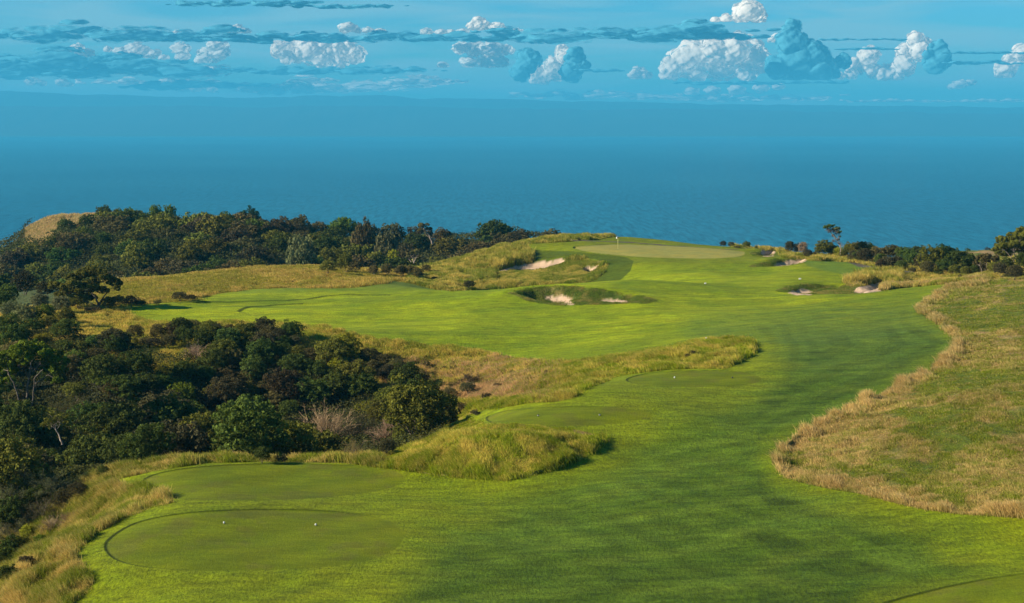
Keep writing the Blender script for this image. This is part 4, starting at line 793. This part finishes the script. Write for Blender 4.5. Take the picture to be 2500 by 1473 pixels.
sculpt('tree', (1056, 596), 402, [[(1056,596),(1053,586),(1048,574),(1041,565),(1036,560),.24],[(1056,596),(1060,588),(1066,580),.14],[(1052,584),(1058,574),.1],[(1054,590),(1048,580),(1038,572),.12]],
       [(1034,552,13,.55),(1026,562,8,.6),(1046,560,9,.6),(1050,570,6)], 'B', 'leaning dead-looking tree with a white trunk on the headland', per=900, leaf=.15, depth=.8, r0=.10, seed=10, twigs=5)
sculpt('tree', (1010, 643), 345, [[(1010,643),(1008,632),(1002,622),.13],[(1010,643),(1014,632),(1020,624),.12],[(1004,640),(996,632),.1],[(1010,640),(1010,626),.1]],
       [(1005,618,12,.6),(1020,615,11,.6),(996,630,8),(1024,628,8)], 'B', 'small brown tree with pale fanned stems at the headland foot', per=900, leaf=.14, depth=.8, r0=.12, seed=11, twigs=4)
sculpt('tree', (152, 1086), 128, [[(152,1086),(148,1072),(141,1055),(135,1042),.085],[(139,1050),(128,1042),(118,1040),.04],[(136,1044),(140,1030),.04]], [(128,1028,20,.6),(150,1022,18,.6),(110,1040,14,.6),(165,1035,14,.6)], 'O', 'small leaning tree with a peeling pale trunk low in the gully', per=1300, leaf=.07, depth=.5, r0=.06, seed=12, twigs=3)
# the spiky young pine on the headland crest
def pine():
    rs = np.random.default_rng(3); Y = 428.; px, top, base = 608, 500, 545; x, yy, z = at(px, base, Y); s = Y/F
    e = bpy.data.objects.new('pine_tree', None); S.collection.objects.link(e); e.location = (float(x), Y, float(z)); paths = []; Cc = []
    for dx, tp, hb in ((0, 500, 42), (-9, 512, 30), (10, 508, 32), (-16, 516, 22), (18, 515, 24), (5, 515, 26)):
        h = (base-tp)*s; b0 = np.array([dx*s, rs.normal()*.5, 0]); b1 = b0+np.array([0, 0, h]); paths.append((curve(b0, b1, rs, 6, .01), .10, .02))
        for k in range(11):
            f = .12+.85*k/11; L = (1-f)*1.5+.25
            for j in range(6):
                a = rs.uniform(0, 6.28); q = b0+(b1-b0)*f; t_ = q+np.array([math.cos(a)*L, math.sin(a)*L, L*.55]); paths.append((np.array([q, (q+t_)/2, t_]), .03, .01))
                Cc.append(np.linspace(q, t_, 22)+rs.normal(size=(22, 3))*.06)
        Cc.append(np.linspace(b0+(b1-b0)*.5, b1, 40)+rs.normal(size=(40, 3))*.05)
    V, Qd = tube_np(paths, 4); link('trunk', mesh_np('trunk', V, quads=Qd), M_bark, parent=e)
    c = np.concatenate(Cc); P, q = leaves(c, unit(rs.normal(size=c.shape)), .14, rs, .35); me = mesh_np('crown', P, quads=q); v = np.repeat(rs.uniform(.7, 1.3, len(c)), 4)[:, None]; set_col(me, np.concatenate((v, v, v), 1)); me.materials.append(M_leaf)
    o = link('crown', me, None, parent=e); o.color = (.05, .095, .045, 1); e['label'] = 'young green pine with upright spiky tips on the headland skyline'; e['category'] = 'pine tree'
pine()
# --- labels: look + place, counted along each zone from the left
ORD = ['first','second','third','fourth','fifth','sixth','seventh','eighth','ninth','tenth','eleventh','twelfth','thirteenth','fourteenth','fifteenth','sixteenth','seventeenth','eighteenth','nineteenth','twentieth']
def ordw(i):
    if i < 20: return ORD[i]
    tens = ['twenty','thirty','forty','fifty','sixty','seventy','eighty','ninety'][(i+1)//10-2]; u = (i+1) % 10
    return tens+('-'+ORD[u-1] if u else 'th') if u else tens.replace('ty', 'tieth')
ZN = dict(gully='in the gully beside the tees', gullyfill='deep in the gully thicket', slope='on the slope left of the far fairway', headland='in the headland wood', skyline='on the headland skyline', belt='in the seaward belt at right', toe='at the foot of the dome', front='beside the bottom left grass bank', dome='by the far fairway')
GRP = dict(gully='trees and shrubs in the gully', gullyfill='trees and shrubs in the gully', slope='bushes on the left slope', headland='trees of the headland wood', skyline='trees of the headland wood', belt='trees of the seaward belt', toe='bushes at the foot of the dome', front='shrubs beside the grass bank', dome='bushes by the far fairway')
FORM = dict(dead=('leafless twiggy', 'dead shrub'), low=('low', 'shrub'), spray=('feathery upright', 'shrub'), fine=('fine-leaved', 'bush'), bush=('dense', 'tree'), bushy=('dense', 'bush'), farbush=('rounded', 'tree'), broad=('flat-topped', 'tree'))
buck = {}
for d in TREES:
    if d['label']: d['o']['label'] = d['label']; d['o']['category'] = d['cat']; d['o']['group'] = GRP[d['zone']]; continue
    z = d['zone']; row = ''
    if z == 'headland': row = ('top row', 'upper rows', 'middle rows', 'lower rows', 'bottom rows')[int(np.clip((415-d['Y'])/22+1, 0, 4))]
    if z in ('gully', 'gullyfill'): row = 'top part' if d['py'] < 860 else 'upper part' if d['py'] < 930 else 'middle part' if d['py'] < 1000 else 'lower part' if d['py'] < 1075 else 'bottom edge'
    w, cat = FORM['bushy' if d['kind'] != 'dead' and d['o'].name.startswith('bush') else d['kind']]; buck.setdefault((z, row, d['col'], w, cat), []).append(d)
for (z, row, c, w, cat), L_ in buck.items():
    L_.sort(key=lambda d: d['px'])
    for i, d in enumerate(L_):
        pos = '' if len(L_) == 1 else ', %s of its kind from the left' % ordw(i)
        lab = '%s %s %s %s%s%s' % (w, WORD[c], cat, ZN[z], ', '+row if row else '', pos)
        if len(lab.split()) > 16: lab = '%s %s %s %s%s%s' % (w, WORD[c], cat, {'gully': 'in the gully', 'gullyfill': 'in the gully thicket', 'headland': 'in the headland wood', 'slope': 'on the left slope', 'belt': 'in the right belt'}.get(z, ZN[z]), ', '+row if row else '', '' if len(L_) == 1 else ', %s from the left' % ordw(i))
        d['o']['label'] = lab; d['o']['category'] = cat; d['o']['group'] = GRP[z]
# undergrowth that closes the bush between the crowns
def undergrowth(name, n, x0, x1, y0, y1, ok, size, hgt, colr, label):
    rs = np.random.default_rng(77); x = rs.uniform(x0, x1, n*3); y = rs.uniform(y0, y1, n*3); m_ = ok(x, y); x, y = x[m_][:n], y[m_][:n]
    h = hgt*(.5+1.1*fbm(x/3.5, y/3.5, 91, 3))*rs.uniform(.2, 1, len(x))**.5; c = np.stack((x, y, H(x, y)+h), -1)
    P, q = leaves(c, unit(rs.normal(size=c.shape)+np.array([0, 0, .7])), size, rs, .6); me = mesh_np(name, P, quads=q)
    v = (rs.uniform(.6, 1.3, len(x))*(.6+.8*fbm(x/5, y/5, 93)))[:, None]; t_ = fbm(x/8, y/8, 95)[:, None]; cc = np.array(colr)[None]*(1-.4*t_)+np.array((.07, .05, .025))[None]*t_*.7
    set_col(me, np.repeat(v*cc, 4, 0)); link(name, me, M_ug, kind='stuff', label=label, category='undergrowth')
M_ug = leaf_mat('undergrowth_leaves', base=(1., 1., 1.))
def ok_far(x, y):
    px, py = proj(x, y, H(x, y)); o = (px > -120) & (px < 1420) & (y < coast(x/y)+6) & (y > np.interp(px, [-100, 300, 650, 1000, 1200, 1400], [285, 320, 320, 312, 346, 386]))
    for g in GAPS: o &= sdf(g, px, py) < 2
    return o
undergrowth('undergrowth', 190000, -170, 22, 280, 460, ok_far, .24, 1.9, (.075, .09, .026), 'low dark scrub closing the gaps between the headland trees')
def ok_gul(x, y):
    px, py = proj(x, y, H(x, y)); lim = np.interp(px, [0, 320, 420, 600, 800, 1000, 1090], [190, 182, 174, 188, 178, 160, 140]); lo = np.interp(px, [0, 260, 700, 1000, 1090], [104, 110.5, 112, 114, 124])
    return (px > -200) & (px < 1080) & (y > lo) & (y < lim)
undergrowth('undergrowth', 170000, -75, 0, 100, 196, ok_gul, .10, 1.1, (.065, .075, .02), 'low dark scrub under the gully trees')
# ------------------------------------------------------------------ uncut grass, blade by blade
LK = {'mown': mown, 'sand': sand, 'hol': hol, 'fg': fgul, 'sdM': np.clip(sdM, -200, 200), 'path': pathm}
def blade_mat():
    m = bpy.data.materials.new('grass_blades'); m.use_nodes = True; t = m.node_tree; t.nodes.clear()
    out = N(t, 'ShaderNodeOutputMaterial'); a = N(t, 'ShaderNodeAttribute', attribute_name='col'); d = N(t, 'ShaderNodeBsdfDiffuse'); tl = N(t, 'ShaderNodeBsdfTranslucent'); mx = N(t, 'ShaderNodeMixShader'); mx.inputs[0].default_value = .45
    t.links.new(a.outputs['Color'], d.inputs[0]); t.links.new(a.outputs['Color'], tl.inputs[0]); t.links.new(d.outputs[0], mx.inputs[1]); t.links.new(tl.outputs[0], mx.inputs[2]); t.links.new(mx.outputs[0], out.inputs[0]); return m
M_blade = blade_mat()
gr_ = np.random.default_rng(21)
def blades(name, x, y, h, tanc, greenc, T, label, lean=.5, wpx=.55, nb=3, dirn=(-1., .1)):
    """tufts at x, y with height h; T is how dry each tuft is"""
    n = len(x)
    if n == 0: return
    h = h*(.35+1.15*sstep(.30, .70, fbm(x/.9, y/1.2, 73, 3))); sw = (fbm(x/3.2, y/4.0, 71, 3)-.5)*4.2; ca, sa = np.cos(sw), np.sin(sw); dx = dirn[0]*ca-dirn[1]*sa; dy = dirn[0]*sa+dirn[1]*ca
    X = np.repeat(x, nb); Yy = np.repeat(y, nb); Hh = np.repeat(h, nb)*gr_.uniform(.55, 1.15, n*nb); T = np.clip(T*.62+1.5*(fbm(x/.45, y/.6, 75, 3)-.42), 0, 1); Tt = np.clip(np.repeat(T, nb)+gr_.normal(size=n*nb)*.22, 0, 1)
    j = np.repeat(.10+y*.0006, nb); X = X+gr_.normal(size=n*nb)*j; Yy = Yy+gr_.normal(size=n*nb)*j; Z = H(X, Yy)-.02
    le = lean*gr_.uniform(.3, 1.5, n*nb); DX = np.repeat(dx, nb)*le+gr_.normal(size=n*nb)*.28; DY = np.repeat(dy, nb)*le+gr_.normal(size=n*nb)*.28
    w = np.maximum(.010, wpx*Yy/1638*.5); a = gr_.uniform(0, math.pi, n*nb); wx, wy = np.cos(a)*w, np.sin(a)*w*.6
    cosl = 1/np.sqrt(1+.6*(DX**2+DY**2))
    B = np.stack((X, Yy, Z), -1); Mid = B+np.stack((DX*.32, DY*.32, .62+0*DX), -1)*(Hh*cosl)[:, None]; Tip = B+np.stack((DX*1.0, DY*1.0, 1.0+0*DX), -1)*(Hh*cosl)[:, None]
    Wv = np.stack((wx, wy, 0*wx), -1)
    P = np.stack((B-Wv, B+Wv, Mid+Wv*.85, Mid-Wv*.85, Tip), 1).reshape(-1, 3); N_ = len(X); o = np.arange(N_)*5
    me = mesh_np(name, P, quads=np.stack((o, o+1, o+2, o+3), -1), tris=np.stack((o+3, o+2, o+4), -1))
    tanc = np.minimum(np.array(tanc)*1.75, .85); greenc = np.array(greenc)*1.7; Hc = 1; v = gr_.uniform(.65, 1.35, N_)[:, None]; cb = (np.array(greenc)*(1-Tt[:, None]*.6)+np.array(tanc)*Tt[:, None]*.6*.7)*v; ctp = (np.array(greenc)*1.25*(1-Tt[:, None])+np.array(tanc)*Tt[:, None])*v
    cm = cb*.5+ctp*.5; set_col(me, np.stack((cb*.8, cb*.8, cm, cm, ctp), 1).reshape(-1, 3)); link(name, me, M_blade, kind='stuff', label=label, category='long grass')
def scatter(n, px0, px1, y0, y1):
    i0, i1 = np.searchsorted(YS, y0), np.searchsorted(YS, y1); r = gr_.uniform(i0, i1, n); y = np.interp(r, np.arange(len(YS)), YS); u = gr_.uniform((px0-1250)/F, (px1-1250)/F, n); x = u*y
    q = {k: lookup(v, x, y) for k, v in LK.items()}; q['px'], q['py'] = proj(x, y, H(x, y)); q['x'], q['y'] = x, y
    return q
def keep(q, m):
    m = m & (q['mown'] < .42) & (q['sand'] < .3) & (q['hol'] < .3) & (q['path'] < .3) & (q['px'] > -160) & (q['px'] < 3000) & (q['py'] < 1640)
    return {k: v[m] for k, v in q.items()}
NF = lambda q, sx, sy, sd, o=4: fbm(q['x']/sx, q['y']/sy, sd, o)
# right-hand rough
q = scatter(2000000, 1850, 3000, 60, 238); q = keep(q, (q['px'] > 1880) & ((q['py'] > 690) | (q['px'] > 2360)) & (q['y'] < 236))
e = np.exp(np.minimum(q['sdM']+6, 0)/10.0); fringe = e*(NF(q, 1.5, 2, 5) > .40)
P_ = NF(q, 3.6, 6.5, 81, 5); low = sstep(960, 1150, q['py']); T = np.clip(sstep(.50, .64, P_+.09*low-.01)*.85*(1-.35*sstep(2150, 2400, q['px'])), 0, 1)*(1-.4*sstep(900, 700, q['py'])); T = np.clip(T, 0, 1)+fringe*1.1
k = gr_.random(len(T)) < (.22+.30*T+.5*fringe); q = {a: b[k] for a, b in q.items()}; T = T[k]; fringe = fringe[k]
blades('long_grass', q['x'], q['y'], .12+.26*np.minimum(T, 1)*NF(q, 2, 2, 84)+.30*fringe, (.50,.33,.14), (.12,.145,.010), T, 'tan and green long grass covering the slope on the right of the mown turf')
# mound below the third tee and banks between the tees
q = scatter(900000, 900, 1900, 92, 178); q = keep(q, (q['fg'] < .35) & (q['px'] > 930) & (q['px'] < 1860) & (q['py'] > 815) & (q['py'] < 1180))
bank = (q['py'] < 975) & (q['px'] < 1375-170*gr_.random(len(q['px']))); P_ = NF(q, 1.5, 1.8, 82, 4)
T = np.where(bank, .95+.8*(P_-.35), sstep(.34, .58, P_+.06*sstep(1500, 1000, q['px']))*.85); T = T*(1-.75*np.exp(np.minimum(q['sdM']+5, 0)/14)*(q['py'] > 985))
k = gr_.random(len(T)) < .85; q = {a: b[k] for a, b in q.items()}; T = T[k]; bank = bank[k]
kk = ~bank; topm = 1-.62*((q['py'] < 1066) & (q['py'] > 1000) & (q['px'] > 1090)); g_ = lambda m_: (q['x'][m_], q['y'][m_], ((.20+.36*NF(q, 2.2, 2.2, 83))*topm)[m_])
blades('long_grass', *g_(kk), (.50,.36,.08), (.13,.165,.006), T[kk], 'wind-combed yellow-green grass on the mound and banks between the tees', lean=.7)
blades('long_grass', *g_(bank), (.52,.29,.145), (.13,.12,.03), T[bank], 'pinkish dry grass on the gully bank below the fairway rim', lean=.4)
# left bank beside the first two tees
q = scatter(700000, -150, 960, 62, 112); q = keep(q, (q['fg'] < .5) & (q['px'] < 935)); P_ = NF(q, 1.3, 1.7, 85, 4); e = np.exp(np.minimum(q['sdM']+4, 0)/12.)
T = np.clip(sstep(.36, .6, P_)*.9-.35*e+.15, 0, 1); k = gr_.random(len(T)) < .9; q = {a: b[k] for a, b in q.items()}; T = T[k]
blades('long_grass', q['x'], q['y'], .24+.40*NF(q, 1.6, 1.8, 86), (.50,.34,.11), (.11,.135,.008), T, 'shaggy straw and green grass edging the two nearest tees on the left', lean=.6)
# bank under the far fairway's rim
q = scatter(500000, -150, 1300, 160, 225); q = keep(q, (q['fg'] < .6) & (q['px'] < 1290) & ((q['py'] > 755) | (q['px'] < 330)) & (q['y'] < 216)); P_ = NF(q, 2.2, 3.2, 87, 4); T = np.clip(sstep(.34, .6, P_)*.75, 0, 1)+.5*sstep(420, 200, q['px'])
blades('long_grass', q['x'], q['y'], .2+.32*NF(q, 3, 3, 88), (.50,.34,.08), (.15,.17,.015), T, 'yellow rough grass on the bank under the far fairway edge', lean=.3)
# pale dome behind the far fairway
q = scatter(500000, 200, 1200, 214, 345); q = keep(q, (q['px'] < 1130) & (q['px'] > 230)); P_ = NF(q, 5, 10, 89, 4); T = np.clip(sstep(.42, .68, P_+.1*sstep(245, 290, q['y']))*.75, 0, 1)
k = gr_.random(len(T)) < .6; q = {a: b[k] for a, b in q.items()}; T = T[k]
blades('long_grass', q['x'], q['y'], .22+.22*T, (.48,.31,.09), (.17,.16,.02), T, 'pale golden meadow grass over the dome left of the green', lean=.4)
# the tussocky face left of the green
q = scatter(700000, 960, 1560, 240, 335); q = keep(q, (q['px'] > 1000) & (q['px'] < 1520)); P_ = NF(q, 1.8, 3.0, 90, 4); tall = sstep(-2, 4, sdf([(1196,655),(1206,632),(1240,613),(1288,611),(1300,625),(1298,641),(1262,648),(1235,656),(1216,664)], q['px'], q['py'])); lowg = 1-.7*((q['px'] > 1205) & (q['px'] < 1470) & (q['py'] > 634+0*q['px']) & (q['py'] < 692))*(1-tall)
T = np.clip(sstep(.38, .62, P_+.08*sstep(1350, 1100, q['px']))*.85+.3*tall, 0, 1)
blades('long_grass', q['x'], q['y'], .25*lowg+.55*NF(q, 2, 3, 92)**1.3*lowg+.65*tall, (.50,.36,.09), (.10,.13,.012), T, 'tussocky gold and green grass on the slope left of the putting green', lean=.25)
# gold grass by the right bunkers and under the seaward trees
q = scatter(850000, 1780, 2950, 215, 335); q = keep(q, (q['px'] > 1790) & (q['py'] < 712)); near_ = ((q['px'] > 2050) & (q['px'] < 2200) & (q['py'] > 666) & (q['py'] < 696)); P_ = NF(q, 3, 4, 94, 4)
T = np.clip(sstep(.3, .55, P_)*.8+.3*near_, 0, 1); blades('long_grass', q['x'], q['y'], .25+.45*NF(q, 2, 3, 95)+.55*near_, (.50,.35,.10), (.13,.15,.015), T, 'golden grass along the foot of the seaward trees and around the right bunkers', lean=.2)
# headland knob
i = 90000; x = gr_.uniform(-150, -95, i); y = gr_.uniform(395, 446, i); px, py = proj(x, y, H(x, y)); m_ = (sdf(KNOB, px, py) > 0) & (y < coast(x/y)+4); x, y = x[m_], y[m_]
blades('long_grass', x, y, .5+0*x, (.50,.33,.17), (.2,.18,.06), .75+0*x, 'dry blond grass on the bare knob of the headland', lean=.2, wpx=.5)
# short shaggy turf on the faces of the hollows
i = 260000; q = scatter(i*3, 1200, 2200, 185, 312); m_ = (q['hol'] > .3) & (q['sand'] < .15); q = {a: b[m_] for a, b in q.items()}; T = sstep(.45, .62, NF(q, 1.2, 1.6, 96))*.8
blades('shaggy_turf', q['x'], q['y'], .07+.10*NF(q, 1, 1, 97), (.30,.22,.07), (.065,.11,.012), T, 'shaggy dark turf on the faces of the bunkers', lean=.3)

# ------------------------------------------------------------------ the things of the golf hole
def simple_mat(name, c, rough=.5):
    m = bpy.data.materials.new(name); m.use_nodes = True; t = m.node_tree; b = t.nodes['Principled BSDF']; b.inputs['Roughness'].default_value = rough
    n = N(t, 'ShaderNodeTexNoise'); n.inputs['Scale'].default_value = 30; tcn = N(t, 'ShaderNodeTexCoord'); t.links.new(tcn.outputs['Object'], n.inputs['Vector'])
    t.links.new(mixc(t, ramp(t, n.outputs[0], [(.35, 0.), (.7, 1.)]), tuple(x*.85 for x in c), tuple(c)), b.inputs['Base Color']); return m
M_white, M_dark, M_yel = simple_mat('white_paint', (.8, .79, .76)), simple_mat('dark_paint', (.02, .025, .03)), simple_mat('pale_yellow_pole', (.75, .70, .30))
def lathe(prof, n=20):
    a = np.linspace(0, 2*math.pi, n, endpoint=False); V = np.array([(r*math.cos(t_), r*math.sin(t_), z) for r, z in prof for t_ in a]); Qd = []
    for i in range(len(prof)-1):
        for k in range(n): Qd.append((i*n+k, i*n+(k+1) % n, (i+1)*n+(k+1) % n, (i+1)*n+k))
    return V, np.array(Qd)
def ground_at(px, py, **k): return hit(px, py, **k)
def empty(name, loc, label, cat, group=None):
    e = bpy.data.objects.new(name, None); S.collection.objects.link(e); e.location = loc; e.empty_display_size = .2; e['label'] = label; e['category'] = cat
    if group: e['group'] = group
    return e
x, y, z = ground_at(1508.5, 607.5, y0=255, y1=320); fz = float(H(x, y)); e = empty('flagstick', (x, y, fz), 'thin pale yellow flagstick flying a small white and dark flag on the far green', 'flagstick')
V, Qd = lathe([(0, -.1), (.035, -.1), (.035, 1.4), (.03, 2.25), (0, 2.26)]); link('pole', mesh_np('pole', V, quads=Qd, smooth=True), M_yel, parent=e)
def cloth(x0, x1, z0_, z1, droop, mat, nm):
    nu, nv = 14, 9; U, Vv = np.meshgrid(np.linspace(0, 1, nu), np.linspace(0, 1, nv)); X = x0+(x1-x0)*U; Z = z0_+(z1-z0_)*Vv-droop*U**1.3; Yc = .05*np.sin(U*7+Vv*1.5)*U
    for s_ in (0,):
        P = np.stack((X, Yc, Z), -1).reshape(-1, 3); P2 = P+np.array([0, .008, 0]); ii = np.arange(nu*nv).reshape(nv, nu); q_ = np.stack((ii[:-1, :-1], ii[:-1, 1:], ii[1:, 1:], ii[1:, :-1]), -1).reshape(-1, 4)
    me = mesh_np(nm, np.concatenate((P, P2)), quads=np.concatenate((q_, q_[:, ::-1]+nu*nv)), smooth=True); return link(nm, me, mat, parent=e)
cloth(-.02, -.32, 1.86, 2.16, .10, M_white, 'flag'); V, Qd = lathe([(0, 1.82), (.06, 1.84), (.10, 1.98), (.09, 2.12), (0, 2.2)], 12); link('flag_roll', mesh_np('flag_roll', V+np.array([-.02, 0.05, 0]), quads=Qd, smooth=True), M_dark, parent=e)
V, Qd = lathe([(0, -.05), (.054, -.05), (.054, .01), (.046, .01)], 16); link('cup', mesh_np('cup', V, quads=Qd), M_white, parent=e)
def marker(px, py, r, mat, mat2, label, group, yr):
    x, y, z = ground_at(px, py, y0=yr[0], y1=yr[1]); e = empty('tee_marker', (x, y, float(H(x, y))), label, 'tee marker', group)
    b_ = [(r*math.sin(t_), r*1.02-r*math.cos(t_)) for t_ in np.linspace(0, math.pi, 12)]; V, Qd = lathe(b_, 18); link('ball', mesh_np('ball', V, quads=Qd, smooth=True), mat, parent=e)
    V, Qd = lathe([(0, -.08), (.014, -.08), (.014, .02), (0, .03)], 8); link('spike', mesh_np('spike', V, quads=Qd), mat2, parent=e)
    V, Qd = lathe([(r*.99, r*.86), (r*1.03, r*.92), (r*1.03, r*1.12), (r*.99, r*1.18)], 18); link('band', mesh_np('band', V, quads=Qd, smooth=True), mat2, parent=e)
T_ = (70, 110)
marker(547, 1279, .06, M_white, M_dark, 'white ball marker, the left one of the pair on the nearest tee', 'tee markers', T_)
marker(771, 1284, .062, M_white, M_dark, 'white ball marker, the right one of the pair on the nearest tee', 'tee markers', T_)
marker(1314, 1017, .07, M_dark, M_white, 'dark ball marker, the left one of the pair on the middle tee', 'tee markers', (95, 135))
marker(1464, 1015.5, .07, M_dark, M_white, 'dark ball marker, the right one of the pair on the middle tee', 'tee markers', (95, 135))
marker(1647, 924, .07, M_white, M_dark, 'small pale marker, the left one of the pair on the farthest tee', 'tee markers', (115, 175))
marker(1788, 924, .07, M_dark, M_dark, 'small dark marker, the right one of the pair on the farthest tee', 'tee markers', (115, 175))
def block(px, py, w, h, label, yr):
    x, y, z = ground_at(px, py, y0=yr[0], y1=yr[1]); b = bmesh.new(); bmesh.ops.create_cube(b, size=1)
    for v in b.verts: v.co = Vector((v.co.x*w, v.co.y*w*.8, (v.co.z+.5)*h))
    bmesh.ops.bevel(b, geom=b.edges[:], offset=.03, segments=2, affect='EDGES'); me = bpy.data.meshes.new('ball'); b.to_mesh(me); b.free()
    e = empty('distance_marker', (x, y, float(H(x, y))), label, 'distance marker', 'distance markers'); me.name = 'post_head'; link('post_head', me, M_white, parent=e, loc=(0, 0, .08))
    V, Qd = lathe([(0, -.1), (.03, -.1), (.03, .1), (0, .1)], 8); link('stake', mesh_np('stake', V, quads=Qd), M_dark, parent=e)
block(1722, 695, .28, .18, 'low white distance marker on the far fairway, the left one', (225, 250)); block(1953, 684, .34, .2, 'low white distance marker on the far fairway, the right one', (225, 260))
block(1393, 588.5, .55, .14, 'low white marker on the skyline left of the flag', (300, 330))
# two small sprinkler-like stands at the tip of the grass spur
for px, py, hh, lab in ((1724, 836, .42, 'taller small black and white stand by the grass spur behind the farthest tee'), (1715, 839, .22, 'shorter small dark stand by the grass spur behind the farthest tee')):
    x, y, z = ground_at(px, py, y0=140, y1=185); e = empty('sprinkler_stand', (x, y, float(H(x, y))), lab, 'sprinkler', 'sprinkler stands')
    V, Qd = tube_np([(np.array([(0, 0, -.05), (0, 0, hh)]), .03, .025), (np.array([(0, 0, hh*.55), (.14, -.05, 0)]), .018, .015), (np.array([(0, 0, hh*.55), (-.12, -.06, 0)]), .018, .015)], 6); link('stand', mesh_np('stand', V, quads=Qd), M_dark, parent=e)
    V, Qd = lathe([(0, hh-.02), (.06, hh-.01), (.06, hh+.08), (0, hh+.1)], 10); link('head', mesh_np('head', V, quads=Qd, smooth=True), M_white, parent=e)
